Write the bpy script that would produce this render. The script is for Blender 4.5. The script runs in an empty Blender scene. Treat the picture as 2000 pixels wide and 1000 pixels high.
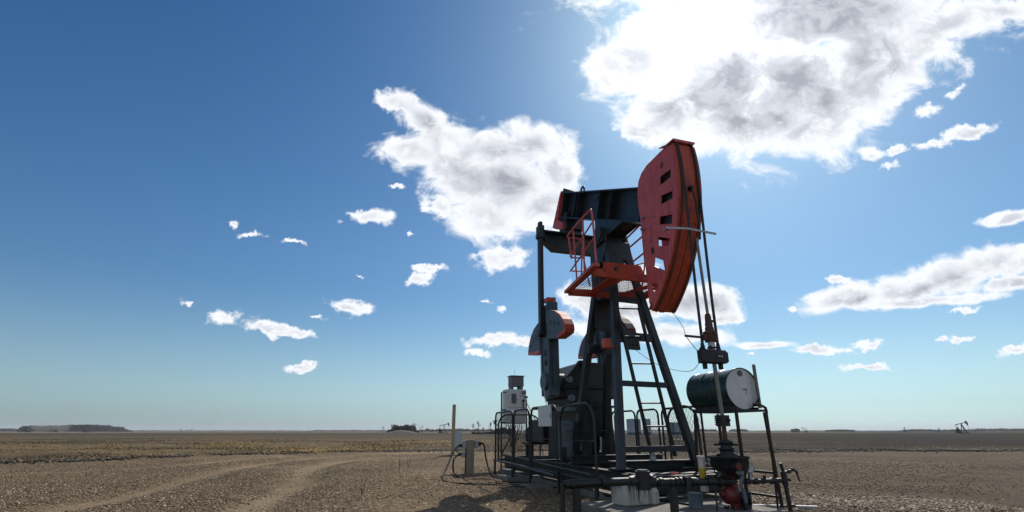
import bpy, bmesh, math, random
import numpy as np
from mathutils import Vector, Matrix
from mathutils.geometry import delaunay_2d_cdt
random.seed(7); rng=np.random.default_rng(7)
R=math.radians
S=bpy.context.scene
COL=S.collection
# ------------------------------------------------------------------ frames
class Frame:
    def __init__(s,x=0,y=0,z=0,az=0):
        s.o=Vector((x,y,z)); s.az=R(az); s.c=math.cos(s.az); s.s=math.sin(s.az)
    def w(s,p):   # (v right, u back, z up) -> world
        return Vector((s.o.x+s.c*p[0]-s.s*p[1], s.o.y+s.s*p[0]+s.c*p[1], s.o.z+p[2]))
WF=Frame()
JF=Frame(2.667,6.684,0,18)      # pump jack: origin under the polished rod, axis running back
SF=Frame(2.715,6.70,0,16)       # well site: guards, pipes, pads
# ------------------------------------------------------------------ materials
MATS={}
def nodes(name):
    m=bpy.data.materials.new(name); m.use_nodes=True; nt=m.node_tree
    return m,nt,nt.nodes['Principled BSDF']
def N(nt,t,**k):
    n=nt.nodes.new(t)
    for a,b in k.items():
        if a in('loc',): continue
        setattr(n,a,b)
    return n
def ramp(nt,stops,fac):
    r=N(nt,'ShaderNodeValToRGB'); e=r.color_ramp.elements
    while len(e)<len(stops): e.new(.5)
    for i,(p,c) in enumerate(stops):
        e[i].position=p; e[i].color=(*c,1) if len(c)==3 else c
    nt.links.new(fac,r.inputs[0]); return r
def noise(nt,scale,detail=4,rough=.55,vec=None,dist=0):
    n=N(nt,'ShaderNodeTexNoise'); n.inputs['Scale'].default_value=scale
    n.inputs['Detail'].default_value=detail; n.inputs['Roughness'].default_value=rough
    n.inputs['Distortion'].default_value=dist
    if vec is not None: nt.links.new(vec,n.inputs['Vector'])
    return n
def paint(name,c,c2=None,rough=.45,metal=0,scale=6,bump=.15,amt=.5,spec=.5,spots=None,streak=None):
    m,nt,b=nodes(name)
    co=N(nt,'ShaderNodeTexCoord').outputs['Object']
    n=noise(nt,scale,8,.65,co)
    c2=c2 or tuple(x*.55 for x in c)
    lo,hi=.5-.28*amt-.05,.5+.28*(1-amt)+.12
    r=ramp(nt,[(lo,c2),(hi,c)],n.outputs[0])
    out=r.outputs[0]
    if spots:
        n2=noise(nt,scale*3.5,10,.7,co)
        r2=ramp(nt,[(.60,(0,0,0)),(.66,(1,1,1))],n2.outputs[0])
        mx=N(nt,'ShaderNodeMix',data_type='RGBA'); nt.links.new(r2.outputs[0],mx.inputs[0])
        nt.links.new(out,mx.inputs[6]); mx.inputs[7].default_value=(*spots,1); out=mx.outputs[2]
    if streak:
        mps=N(nt,'ShaderNodeMapping'); mps.inputs['Scale'].default_value=(9,9,.9); nt.links.new(co,mps.inputs[0])
        ns=noise(nt,2.2,7,.65,mps.outputs[0]); rs=ramp(nt,[(.50,(0,0,0)),(.68,(.8,.8,.8))],ns.outputs[0])
        mxs=N(nt,'ShaderNodeMix',data_type='RGBA'); nt.links.new(rs.outputs[0],mxs.inputs[0]); nt.links.new(out,mxs.inputs[6]); mxs.inputs[7].default_value=(*streak,1); out=mxs.outputs[2]
    nt.links.new(out,b.inputs['Base Color'])
    rr=N(nt,'ShaderNodeMapRange'); nt.links.new(n.outputs[0],rr.inputs[0])
    rr.inputs[3].default_value=min(1,rough+.18); rr.inputs[4].default_value=max(0,rough-.12)
    nt.links.new(rr.outputs[0],b.inputs['Roughness'])
    b.inputs['Metallic'].default_value=metal
    b.inputs['Specular IOR Level'].default_value=spec
    if bump:
        bp=N(nt,'ShaderNodeBump'); bp.inputs['Strength'].default_value=bump; bp.inputs['Distance'].default_value=.01
        n3=noise(nt,scale*6,6,.6,co); nt.links.new(n3.outputs[0],bp.inputs['Height']); nt.links.new(bp.outputs[0],b.inputs['Normal'])
    MATS[name]=m; return m
paint('blue_black',(.012,.021,.029),(.007,.010,.013),.42,spots=(.035,.028,.022),streak=(.028,.032,.035))
paint('black',(.006,.007,.008),(.013,.012,.011),.5,spots=(.022,.017,.014))
paint('dark_steel',(.028,.028,.028),(.014,.014,.014),.45,.3)
paint('red',(.66,.115,.105),(.50,.082,.076),.45,scale=3.5,amt=.45,spots=(.16,.035,.03),streak=(.30,.045,.04))
paint('orange_red',(.60,.085,.032),(.42,.055,.024),.5,scale=4,amt=.45,spots=(.14,.04,.025),streak=(.17,.04,.025))  # warmer red; on the face plate its orange stands in for ground bounce
paint('rust',(.13,.045,.03),(.05,.025,.02),.7)
paint('blue_grey',(.075,.115,.15),(.05,.075,.095),.5,scale=5,amt=.5,spots=(.06,.045,.035),streak=(.04,.05,.055))
paint('sheet_grey',(.15,.20,.24),(.11,.145,.17),.45,scale=3,streak=(.06,.06,.06))
paint('galv',(.42,.43,.44),(.28,.28,.28),.4,.5,scale=20)
paint('rod',(.20,.185,.165),(.13,.12,.105),.35,.5,scale=12)
paint('white_paint',(.62,.63,.64),(.50,.50,.49),.4,scale=3,amt=.3,bump=.05,streak=(.40,.37,.33))
paint('drum_white',(.72,.72,.72),(.58,.58,.58),.35,scale=3,amt=.3,bump=.08,spots=(.5,.46,.42),streak=(.52,.49,.46))
paint('drum_green',(.007,.045,.038),(.005,.024,.021),.25,scale=5,bump=.35)
paint('dark_grey_box',(.14,.15,.16),(.10,.10,.11),.55,scale=8)
paint('rubber',(.012,.012,.012),(.02,.019,.018),.6,scale=20)
paint('cable_black',(.014,.013,.012),(.02,.019,.017),.8,scale=20,bump=0,spec=.2)
paint('dark_rust',(.040,.022,.016),(.018,.013,.011),.75)
paint('dull_red',(.16,.016,.016),(.10,.012,.012),.45,scale=5)
paint('plastic_white',(.50,.49,.45),(.45,.43,.36),.4,scale=5,bump=.05,spots=(.08,.06,.05))
paint('plastic_clear',(.60,.50,.42),(.45,.36,.3),.25,scale=5,bump=.02)
paint('yellow',(.55,.38,.02),(.4,.26,.02),.3,scale=6,bump=.02)
paint('concrete',(.19,.168,.135),(.12,.106,.088),.85,scale=4,bump=.4,spots=(.13,.11,.09))
paint('bark',(.075,.062,.052),(.045,.038,.032),.9,scale=3)
paint('twig',(.085,.072,.062),(.05,.042,.036),.9,scale=2)
paint('far_wood',(.13,.115,.095),(.075,.068,.06),1,scale=.05,bump=0)
paint('soil',(.10,.08,.058),(.06,.048,.036),.95,scale=5,bump=.6)
paint('tank_white',(.34,.40,.47),(.27,.32,.38),.5,scale=.6,bump=0)
paint('tank_blue',(.02,.07,.16),(.015,.05,.11),.45,scale=.6,bump=0)
paint('black_ink',(.02,.02,.02),(.03,.03,.03),.6,bump=0)
paint('tractor_red',(.12,.03,.02),(.06,.02,.015),.5,bump=0)
paint('shed_grey',(.10,.10,.10),(.07,.07,.07),.7,scale=1,bump=0)
def wood():
    m,nt,b=nodes('weathered_wood'); co=N(nt,'ShaderNodeTexCoord').outputs['Object']
    mp=N(nt,'ShaderNodeMapping'); mp.inputs['Scale'].default_value=(30,30,2.0); nt.links.new(co,mp.inputs[0])
    n=noise(nt,1.5,8,.7,mp.outputs[0]); r=ramp(nt,[(.3,(.16,.128,.085)),(.7,(.42,.345,.24))],n.outputs[0])
    nt.links.new(r.outputs[0],b.inputs['Base Color']); b.inputs['Roughness'].default_value=.85
    bp=N(nt,'ShaderNodeBump'); bp.inputs['Strength'].default_value=.5; nt.links.new(n.outputs[0],bp.inputs['Height']); nt.links.new(bp.outputs[0],b.inputs['Normal'])
    MATS['wood']=m
wood()
def glass_dark():
    m,nt,b=nodes('dark_window'); b.inputs['Base Color'].default_value=(.05,.06,.065,1); b.inputs['Roughness'].default_value=.15
    MATS['dark_window']=m
glass_dark()
# ------------------------------------------------------------------ mesh builder
class MB:
    def __init__(s): s.v=[]; s.f=[]; s.sm=[]; s.mi=[]; s.mat=0
    def add(s,vs,fs,smooth=False):
        o=len(s.v); s.v+= [tuple(p) for p in vs]
        for f in fs: s.f.append(tuple(i+o for i in f)); s.sm.append(smooth); s.mi.append(s.mat)
        return s
    def box(s,c,d,rz=0,rx=0,ry=0):
        M=Matrix.Rotation(R(rz),3,'Z')@Matrix.Rotation(R(ry),3,'Y')@Matrix.Rotation(R(rx),3,'X')
        vs=[Vector(c)+M@Vector((x*d[0]/2,y*d[1]/2,z*d[2]/2)) for x in(-1,1) for y in(-1,1) for z in(-1,1)]
        return s.add(vs,[(0,1,3,2),(4,6,7,5),(0,4,5,1),(2,3,7,6),(0,2,6,4),(1,5,7,3)])
    def bx(s,v0,v1,u0,u1,z0,z1): return s.box(((v0+v1)/2,(u0+u1)/2,(z0+z1)/2),(abs(v1-v0),abs(u1-u0),abs(z1-z0)))
    def bar(s,p,q,w,h,side=(1,0,0)):
        p=Vector(p);q=Vector(q);d=(q-p).normalized(); a=Vector(side); a=(a-d*a.dot(d)).normalized(); b=d.cross(a)
        vs=[e+a*(w/2*i)+b*(h/2*j) for e in(p,q) for i,j in((-1,-1),(1,-1),(1,1),(-1,1))]
        return s.add(vs,[(0,1,2,3),(7,6,5,4),(0,4,5,1),(1,5,6,2),(2,6,7,3),(3,7,4,0)])
    def ibeam(s,p,q,w,h,t=.02,side=(1,0,0)):
        p=Vector(p);q=Vector(q);d=(q-p).normalized(); a=Vector(side); a=(a-d*a.dot(d)).normalized(); b=a.cross(d)
        if b.z<0: b=-b
        s.bar(p,q,t*.8,h-2*t,side)
        s.bar(p+b*(h/2-t/2),q+b*(h/2-t/2),w,t,side); s.bar(p-b*(h/2-t/2),q-b*(h/2-t/2),w,t,side)
        return s
    def rings(s,pts,rads,n=12,caps=True,smooth=True):
        pts=[Vector(p) for p in pts]; ref=None; vs=[]
        for i,p in enumerate(pts):
            d=(pts[min(i+1,len(pts)-1)]-pts[max(i-1,0)]).normalized()
            if ref is None: ref=Vector((0,0,1)) if abs(d.z)<.9 else Vector((1,0,0))
            a=(ref-d*ref.dot(d)).normalized(); ref=a; b=d.cross(a)
            for k in range(n):
                t=2*math.pi*k/n; vs.append(p+(a*math.cos(t)+b*math.sin(t))*rads[i])
        fs=[(i*n+k,i*n+(k+1)%n,(i+1)*n+(k+1)%n,(i+1)*n+k) for i in range(len(pts)-1) for k in range(n)]
        s.add(vs,fs,smooth)
        if caps:
            L=len(pts)-1; s.add([vs[k] for k in range(n)],[tuple(range(n))[::-1]]); s.add([vs[L*n+k] for k in range(n)],[tuple(range(n))])
        return s
    def cyl(s,p,q,r,n=14,r2=None): return s.rings([p,q],[r,r if r2 is None else r2],n)
    def tube(s,pts,r,n=8): return s.rings(pts,[r]*len(pts),n)
    def lathe(s,base,prof,n=20,axis=(0,0,1),caps=True):
        b=Vector(base);a=Vector(axis).normalized(); t=Vector((1,0,0)) if abs(a.x)<.9 else Vector((0,1,0))
        e=(t-a*t.dot(a)).normalized(); f=a.cross(e); vs=[]
        for h,r in prof:
            for k in range(n):
                th=2*math.pi*k/n; vs.append(b+a*h+(e*math.cos(th)+f*math.sin(th))*r)
        fs=[(i*n+k,i*n+(k+1)%n,(i+1)*n+(k+1)%n,(i+1)*n+k) for i in range(len(prof)-1) for k in range(n)]
        s.add(vs,fs,True)
        if caps:
            L=len(prof)-1; s.add([vs[k] for k in range(n)],[tuple(range(n))[::-1]]); s.add([vs[L*n+k] for k in range(n)],[tuple(range(n))])
        return s
    def plate(s,outer,holes,a0,a1,plane='uz'):
        """polygon with holes in a plane, thickness from a0 to a1 along the third axis"""
        pts=[];edges=[]
        for loop in [outer]+holes:
            o=len(pts); pts+= [Vector(p) for p in loop]; edges+=[(o+i,o+(i+1)%len(loop)) for i in range(len(loop))]
        V,Ed,Fc,_,_,_=delaunay_2d_cdt(pts,edges,[],1 if not holes else 1,1e-5)
        def inside(p,poly):
            c=False;j=len(poly)-1
            for i in range(len(poly)):
                if (poly[i][1]>p[1])!=(poly[j][1]>p[1]) and p[0]<(poly[j][0]-poly[i][0])*(p[1]-poly[i][1])/(poly[j][1]-poly[i][1])+poly[i][0]: c=not c
                j=i
            return c
        fs=[]
        for f in Fc:
            c=sum((V[i] for i in f),Vector((0,0)))/len(f)
            if inside(c,outer) and not any(inside(c,h) for h in holes): fs.append(tuple(f))
        if plane=='uz': T=lambda p,a:(a,p[0],p[1])
        elif plane=='vz': T=lambda p,a:(p[0],a,p[1])
        else: T=lambda p,a:(p[0],p[1],a)
        n=len(V); vs=[T(p,a0) for p in V]+[T(p,a1) for p in V]
        cnt={}
        for f in fs:
            for i in range(len(f)): e=(f[i],f[(i+1)%len(f)]); cnt[e]=1
        side=[(a,b,b+n,a+n) for (a,b) in cnt if (b,a) not in cnt]
        return s.add(vs,fs+[tuple(i+n for i in f)[::-1] for f in fs]+side)
    def build(s,name,mat,parent=None,frame=None,base=None,smooth=None,bevel=0):
        me=bpy.data.meshes.new(name)
        if parent is not None: b=Vector(parent['_b'])
        else: b=Vector(base or (0,0,0))
        me.from_pydata([Vector(p)-b for p in s.v],[],s.f)
        me.polygons.foreach_set('use_smooth',s.sm)
        mats=mat if isinstance(mat,(list,tuple)) else [mat]
        for m in mats: me.materials.append(MATS[m])
        me.polygons.foreach_set('material_index',s.mi)
        me.update()
        bm=bmesh.new(); bm.from_mesh(me); bmesh.ops.recalc_face_normals(bm,faces=bm.faces); bm.to_mesh(me); bm.free()
        o=bpy.data.objects.new(name,me); COL.objects.link(o)
        if parent is not None: o.parent=parent
        else:
            fr=frame or WF; o.location=fr.w(b); o.rotation_euler=(0,0,fr.az)
        o['_b']=list(b)
        if bevel:
            md=o.modifiers.new('bevel','BEVEL'); md.width=bevel; md.segments=1; md.limit_method='ANGLE'; md.angle_limit=R(50)
        return o
def tag(o,label=None,cat=None,group=None,kind=None):
    for k,v in (('label',label),('category',cat),('group',group),('kind',kind)):
        if v: o[k]=v
    return o
def thing(name,label,cat,frame=WF,base=(0,0,0),group=None):
    o=bpy.data.objects.new(name,None); COL.objects.link(o); o.empty_display_size=.2
    o.location=frame.w(base); o.rotation_euler=(0,0,frame.az); o['_b']=list(base)
    return tag(o,label,cat,group)
def copy_tree(o,parent=None):
    c=o.copy(); COL.objects.link(c)
    if parent is not None: c.parent=parent
    for ch in list(o.children): copy_tree(ch,c)
    return c
def smooth_path(pts,k=6):
    P=[Vector(p) for p in pts]; out=[]
    for i in range(len(P)-1):
        a=P[max(i-1,0)];b=P[i];c=P[i+1];d=P[min(i+2,len(P)-1)]
        for j in range(k):
            t=j/k; out.append(.5*((2*b)+(c-a)*t+(2*a-5*b+4*c-d)*t*t+(3*b-a-3*c+d)*t**3))
    out.append(P[-1]); return out
# ==================================================================== PUMP JACK
PJ=thing('pump_jack','large black and red oil pump jack with its horse head lowered over the well','pump jack',JF,(0.1,3.4,0))
def J(mb,name,mat,parent=PJ,**k): return mb.build(name,mat,parent,**k)
C=Vector((2.47,4.70)); e=R(23.8)
def bf(s,t): return (C.x+s*math.cos(e)-t*math.sin(e), C.y+s*math.sin(e)+t*math.cos(e))
# --- skid base
m=MB()
for v in(-.62,.78): m.ibeam((v,.9,.30),(v,7.3,.30),.16,.28,.022)
for u in(1.0,3.3,4.3,5.4,6.4,7.2): m.ibeam((-.60,u,.30),(.76,u,.30),.12,.24,.018,side=(0,1,0))
J(m,'skid_frame','black',bevel=.004)
m=MB(); m.ibeam((-.75,1.25,.335),(1.15,1.25,.335),.20,.19,.02,side=(0,1,0)); J(m,'cross_beam','black')
m=MB(); m.ibeam((-.62,1.85,.445+.06),(1.0,1.85,.505),.2,.13,.02,side=(0,1,0)); J(m,'cross_beam','black')
m=MB(); m.ibeam((-.62,3.30,.52),(1.25,3.30,.52),.2,.14,.02,side=(0,1,0)); J(m,'cross_beam','black')
# --- samson post
legL=((-.61,1.56,.46),(-.04,2.36,4.28)); legR=((.86,1.76,.50),(.20,2.36,4.36))
def onleg(leg,z):
    a,b=Vector(leg[0]),Vector(leg[1]); return a+(b-a)*((z-a.z)/(b.z-a.z))
for lg in (legL,legR):
    m=MB(); m.bar(lg[0],lg[1],.115,.115,(1,0,0)); m.box((lg[0][0],lg[0][1],lg[0][2]+.012),(.26,.26,.025))
    J(m,'leg','blue_black',bevel=.006)
for s_,v0,v1 in ((-1,-.36,-.10),(1,.30,.12)):
    m=MB(); m.bar((v0,3.75,.45),(v1,2.80,4.05),.12,.14,(1,0,0)); J(m,'leg','blue_black',bevel=.006)
for z,w in ((.74,.085),(1.73,.085),(2.54,.13),(3.22,.09)):
    a=onleg(legL,z);b=onleg(legR,z); m=MB(); m.bar(a+Vector((.06,0,0)),b-Vector((.06,0,0)),.07,w,(0,1,0)); J(m,'brace','blue_black')
for z in(2.46,):
    m=MB(); a=onleg(legL,z)
    m.bar((-.05+.0,3.05,z+.02),(a.x+.0,a.y+.06,z),.08,.13,(1,0,0)); m.bx(-.30,.20,3.03,3.10,z-.08,z+.10); J(m,'brace','blue_black')
m=MB(); m.plate([(-.15,3.62),(.17,3.62),(.20,2.85),(.10,2.80),(-.08,2.80),(-.19,2.85)],[],2.93,2.97,'vz'); J(m,'web_plate','blue_black')
m=MB(); m.bx(-.16,.22,2.7,3.05,3.35,3.95); J(m,'post_head','blue_black',bevel=.01)
m=MB() # brake lever bracket and gusset
m.plate([(-.19,2.50),(.10,2.50),(.12,2.30),(-.12,2.30)],[],1.93,1.97,'vz')
for v in(-.02,.05): m.cyl((v,1.93,2.38),(v,1.90,2.38),.014,8)
bk=J(m,'gusset_plate','black')
m=MB(); m.bx(-.60,-.45,1.86,1.98,2.29,2.45); m.cyl((-.44,1.92,2.33),(-.40,1.92,2.33),.03,10); J(m,'ratchet_box','orange_red',bevel=.02)
# --- saddle + bearing
m=MB()
m.plate([(-.30,4.30),(.22,4.34),(.24,4.12),(.26,4.0),(.30,3.80),(.18,3.88),(.10,3.98),(.0,3.98),(-.10,3.82),(-.30,3.76),(-.38,3.98),(-.32,4.12)],[],2.16,2.22,'vz')
m.bx(-.26,.22,2.22,2.86,4.0,4.26); m.bx(-.20,.20,2.30,2.7,4.26,4.40)
m.bx(-.34,-.06,2.0,2.16,3.72,4.05)
J(m,'post_cap','blue_black',bevel=.008)
m=MB(); m.cyl((-.29,2.47,4.56),(.27,2.47,4.56),.15,20); m.bx(-.27,.25,2.30,2.64,4.38,4.54)
for v in(-.22,.20):
    for u in(2.27,2.67): m.cyl((v,u,4.36),(v,u,4.50),.022,8)
J(m,'saddle_bearing','black')
pl=[bf(-.78,.155),bf(-.30,-.10),bf(.0,-.24),bf(.22,-.20),bf(.34,.155)]
for v in(-.17,.17):
    m=MB(); m.plate(pl,[],v-.012,v+.012,'uz'); J(m,'saddle_plate','blue_black')
m=MB(); m.plate([bf(-.70,.15),bf(-.32,-.06),bf(.16,-.16),bf(.28,.15)],[],-.15,.15,'uz'); J(m,'saddle_block','black')
# --- walking beam
def bp3(s,t,v): p=bf(s,t); return (v,p[0],p[1])
m=MB()
for t0,t1,hw in((.157,.185,.17),(.735,.763,.17),(.185,.735,.011)):
    m.plate([bf(-1.55,t0),bf(2.30,t0),bf(2.30,t1),bf(-1.55,t1)],[],-hw,hw,'uz')
for s_ in(-1.28,-.16,.33,1.36,1.52,2.20):
    m.plate([bf(s_-.008,.185),bf(s_+.008,.185),bf(s_+.008,.735),bf(s_-.008,.735)],[],-.16,.16,'uz')
wb=J(m,'walking_beam','blue_black',bevel=.003)
for s0 in(-1.0,.62):
    m=MB(); m.plate([bf(s0-.55,.655),bf(s0+.55,.655),bf(s0+.55,.675),bf(s0-.55,.675)],[],-.03,-.012,'uz')
    m.plate([bf(s0-.13,.60),bf(s0+.13,.60),bf(s0+.10,.665),bf(s0-.10,.665)],[],-.10,-.012,'uz'); m.build('web_stiffener','black',wb)
m=MB(); m.plate([bf(1.60,.763),bf(2.32,.763),bf(2.32,.86),bf(2.25,.86)],[],-.15,.15,'uz'); J(m,'tail_wedge','blue_black')
m=MB(); p=bf(1.55,.80); m.tube([(0,)+bf(1.45,.76),(0,)+bf(1.45,.84),(0,)+bf(1.50,.89),(0,)+bf(1.56,.89),(0,)+bf(1.61,.84),(0,)+bf(1.61,.76)],.022,8); J(m,'lifting_eye','black')
m=MB(); m.plate([bf(2.322,.80),bf(2.37,.72),bf(2.56,-.10),bf(2.30,-.12),bf(1.95,-.10),bf(1.95,.05),bf(2.322,.10)],[],-.20,.20,'uz')
J(m,'tail_weight','red',bevel=.006)
for v in(-.203,):
    for t_ in(.32,.14): m=MB(); m.plate([bf(2.38,t_),bf(2.41,t_),bf(2.42,t_-.09),bf(2.39,t_-.09)],[],v-.004,v,'uz'); J(m,'weight_slot','black')
# --- horse head
arc=[]
for k in range(33):
    th=R(11.0+(-53.0-11.0)*k/32); arc.append((C.x-2.42*math.cos(th),C.y+2.42*math.sin(th)))
back=[(1.09,2.90),(1.10,3.5),(1.12,4.32),(1.15,4.62),(1.14,4.83),(1.08,5.02),(.97,5.12),(.80,5.18),(.27,5.22)]
def rr(*p): return [Vector(q) for q in p]
holes=[rr((.47,4.80),(.19,4.79),(.21,4.66),(.50,4.66)),rr((.50,4.48),(.21,4.43),(.23,4.31),(.52,4.34)),
 rr((.58,4.16),(.28,4.07),(.31,3.93),(.62,4.04)),rr((.69,3.86),(.40,3.73),(.45,3.62),(.71,3.72)),
 rr((.83,3.57),(.62,3.45),(.60,3.28),(.87,3.44)),rr((.98,3.22),(.80,3.17),(.83,3.08),(.90,3.04),(.97,3.07)),
 [Vector((.40+.045*math.cos(a),4.97+.055*math.sin(a))) for a in np.linspace(0,2*math.pi,12,endpoint=False)]]
HH=MB(); 
HH.plate(arc+back,holes,-.188,-.172,'uz'); HH.plate(arc+back,[rr((.83,3.57),(.62,3.45),(.60,3.28),(.87,3.44)),rr((.98,3.22),(.80,3.17),(.83,3.08),(.90,3.04),(.97,3.07))],.172,.188,'uz')
hh=J(HH,'horse_head','red')
# curved face plate
m=MB()
def strip(r0,r1,v0,v1,i0=0,i1=32):
    vs=[];fs=[];n=i1-i0+1
    for k in range(i0,i1+1):
        th=R(11.0-64.0*k/32)
        for r_,v in((r0,v0),(r0,v1),(r1,v1),(r1,v0)): vs.append((v,C.x-r_*math.cos(th),C.y+r_*math.sin(th)))
    for k in range(n-1):
        for j in range(4): fs.append((k*4+j,k*4+(j+1)%4,(k+1)*4+(j+1)%4,(k+1)*4+j))
    fs+=[(0,1,2,3),tuple((n-1)*4+j for j in(3,2,1,0))]
    m.add(vs,fs,False)
strip(2.42,2.45,-.205,.205); m.build('face_plate','orange_red',hh)  # light bounced off the ground is put into this plate's orange colour
m=MB(); strip(2.452,2.475,-.16,-.145); strip(2.452,2.475,.145,.16); m.build('cable_groove','rust',hh)
m=MB(); strip(2.4505,2.453,-.004,.004,12,31); m.build('face_seam','black',hh)
m=MB(); m.plate([(.20,5.16),(.98,5.02),(1.0,3.98),(.24,3.94),(.08,4.4),(.08,4.9)],[],-.12,-.11,'uz')
m.bx(-.17,.17,.98,1.0,3.95,5.05); m.build('inner_plate','black',hh)
m=MB(); m.plate([(-.20,.04),(.20,.04),(.20,.22),(.12,.32),(-.12,.32),(-.16,.28),(-.25,.34),(-.20,.22)],[],5.215,5.235,'xy'); m.plate([(-.20,5.235),(.20,5.235),(.17,5.19),(-.17,5.19)],[],.03,.045,'vz')
for v in(-.09,.03,.12): m.cyl((v,.10,5.22),(v,.09,5.25),.018,8)
m.build('cable_clamp_plate','red',hh)
for u,z in((1.0,4.31),(1.04,4.12)):
    m=MB(); m.cyl((-.18,u,z),(-.26,u-.005,z),.016,8); m.cyl((-.215,u,z),(-.245,u,z),.03,6)
    m.build('bolt','galv',hh)
m=MB(); m.plate([(.86+.042*math.cos(a),3.69+.06*math.sin(a)) for a in np.linspace(0,2*math.pi,14,endpoint=False)],[],-.192,-.186,'uz'); m.build('dark_hole_disc','black',hh)  # black disc painted for the dark inside of a hole, not a real cover
m=MB(); m.plate([(1.0,2.92),(1.12,2.80),(1.02,2.765)],[],-.19,.19,'uz'); m.bx(-.02,.06,1.0,1.1,2.76,2.84); m.build('toe_bracket','rust',hh)
# --- bridle
for v in(-.125,.125):
    pts=[(v*1.05,.22,5.25),(v*1.05,.10,5.22)]
    for k in range(0,9):
        th=R(10.0-10.0*k/8); pts.append((v*1.05,C.x-2.474*math.cos(th),C.y+2.474*math.sin(th)))
    pts.append((v,.0,4.3)); pts+= [(v*.98,.02,3.6),(v*.98,.04,2.8),(v*.98,.045,1.95)]
    m=MB(); m.tube(smooth_path(pts,4),.019,8); J(m,'bridle_cable','black')
m=MB(); m.cyl((-.01,.10,4.38),(-.01,-.02,4.42),.035,10); m.tube(smooth_path([(-.01,-.0,4.40),(.01,-.03,4.2),(.03,-.01,4.0),(.045,.0,3.8),(.04,.02,3.6)],5),.016,8); J(m,'cable_anchor','black')
m=MB(); m.bar((-.53,.0,3.70),(-.19,-.035,3.715),.03,.012,(0,0,1)); m.bar((-.19,-.035,3.715),(.30,-.02,3.70),.03,.012,(0,0,1)); m.bx(-.53+.02,-.46,.0,.10,3.69,3.71); J(m,'guide_bar','galv')
# --- tail bearing, equalizer, pitman arms
m=MB(); m.bx(-.12,.32,4.22,4.62,5.40,5.82); m.cyl((-.05,4.42,5.36),(.26,4.42,5.36),.13,16); m.bx(-.13,.30,4.28,4.40,5.16,5.40); J(m,'tail_bearing','blue_black',bevel=.01)
m=MB(); m.plate([(-.68,5.28),(.86,5.28),(.86,5.00),(.70,4.84),(-.42,4.84),(-.66,5.04)],[],4.31,4.33,'vz')
m.plate([(-.68,5.28),(.86,5.28),(.86,5.25),(-.68,5.25)],[],4.18,4.46,'vz'); m.plate([(-.42,4.84),(.74,4.84),(.74,4.865),(-.42,4.865)],[],4.22,4.42,'vz')
m.plate([(-.66,5.04),(-.42,4.84),(-.42,4.87),(-.66,5.07)],[],4.2,4.44,'vz')
J(m,'equalizer','blue_black')
for v,sg in((-.735,-1),(.95,1)):
    m=MB(); m.bar((v,4.30,5.38),(v,4.34,2.98),.095,.13,(1,0,0)); m.bx(v-.065,v+.065,4.2,4.4,5.10,5.40); m.bx(v-.04,v+.04,4.24,4.36,5.40,5.50)
    m.cyl((v-.09*1,4.3,5.14),(v+.09,4.3,5.14),.07,12)
    m.bx(v-.07,v+.07,4.24,4.44,2.92,3.16); pa=J(m,'pitman_arm','blue_black',bevel=.006)
    m=MB(); m.cyl((v-.08,4.34,2.95),(v+.26*(-sg),4.34,2.95),.075,16); m.build('wrist_pin','dark_steel',pa)
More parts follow.
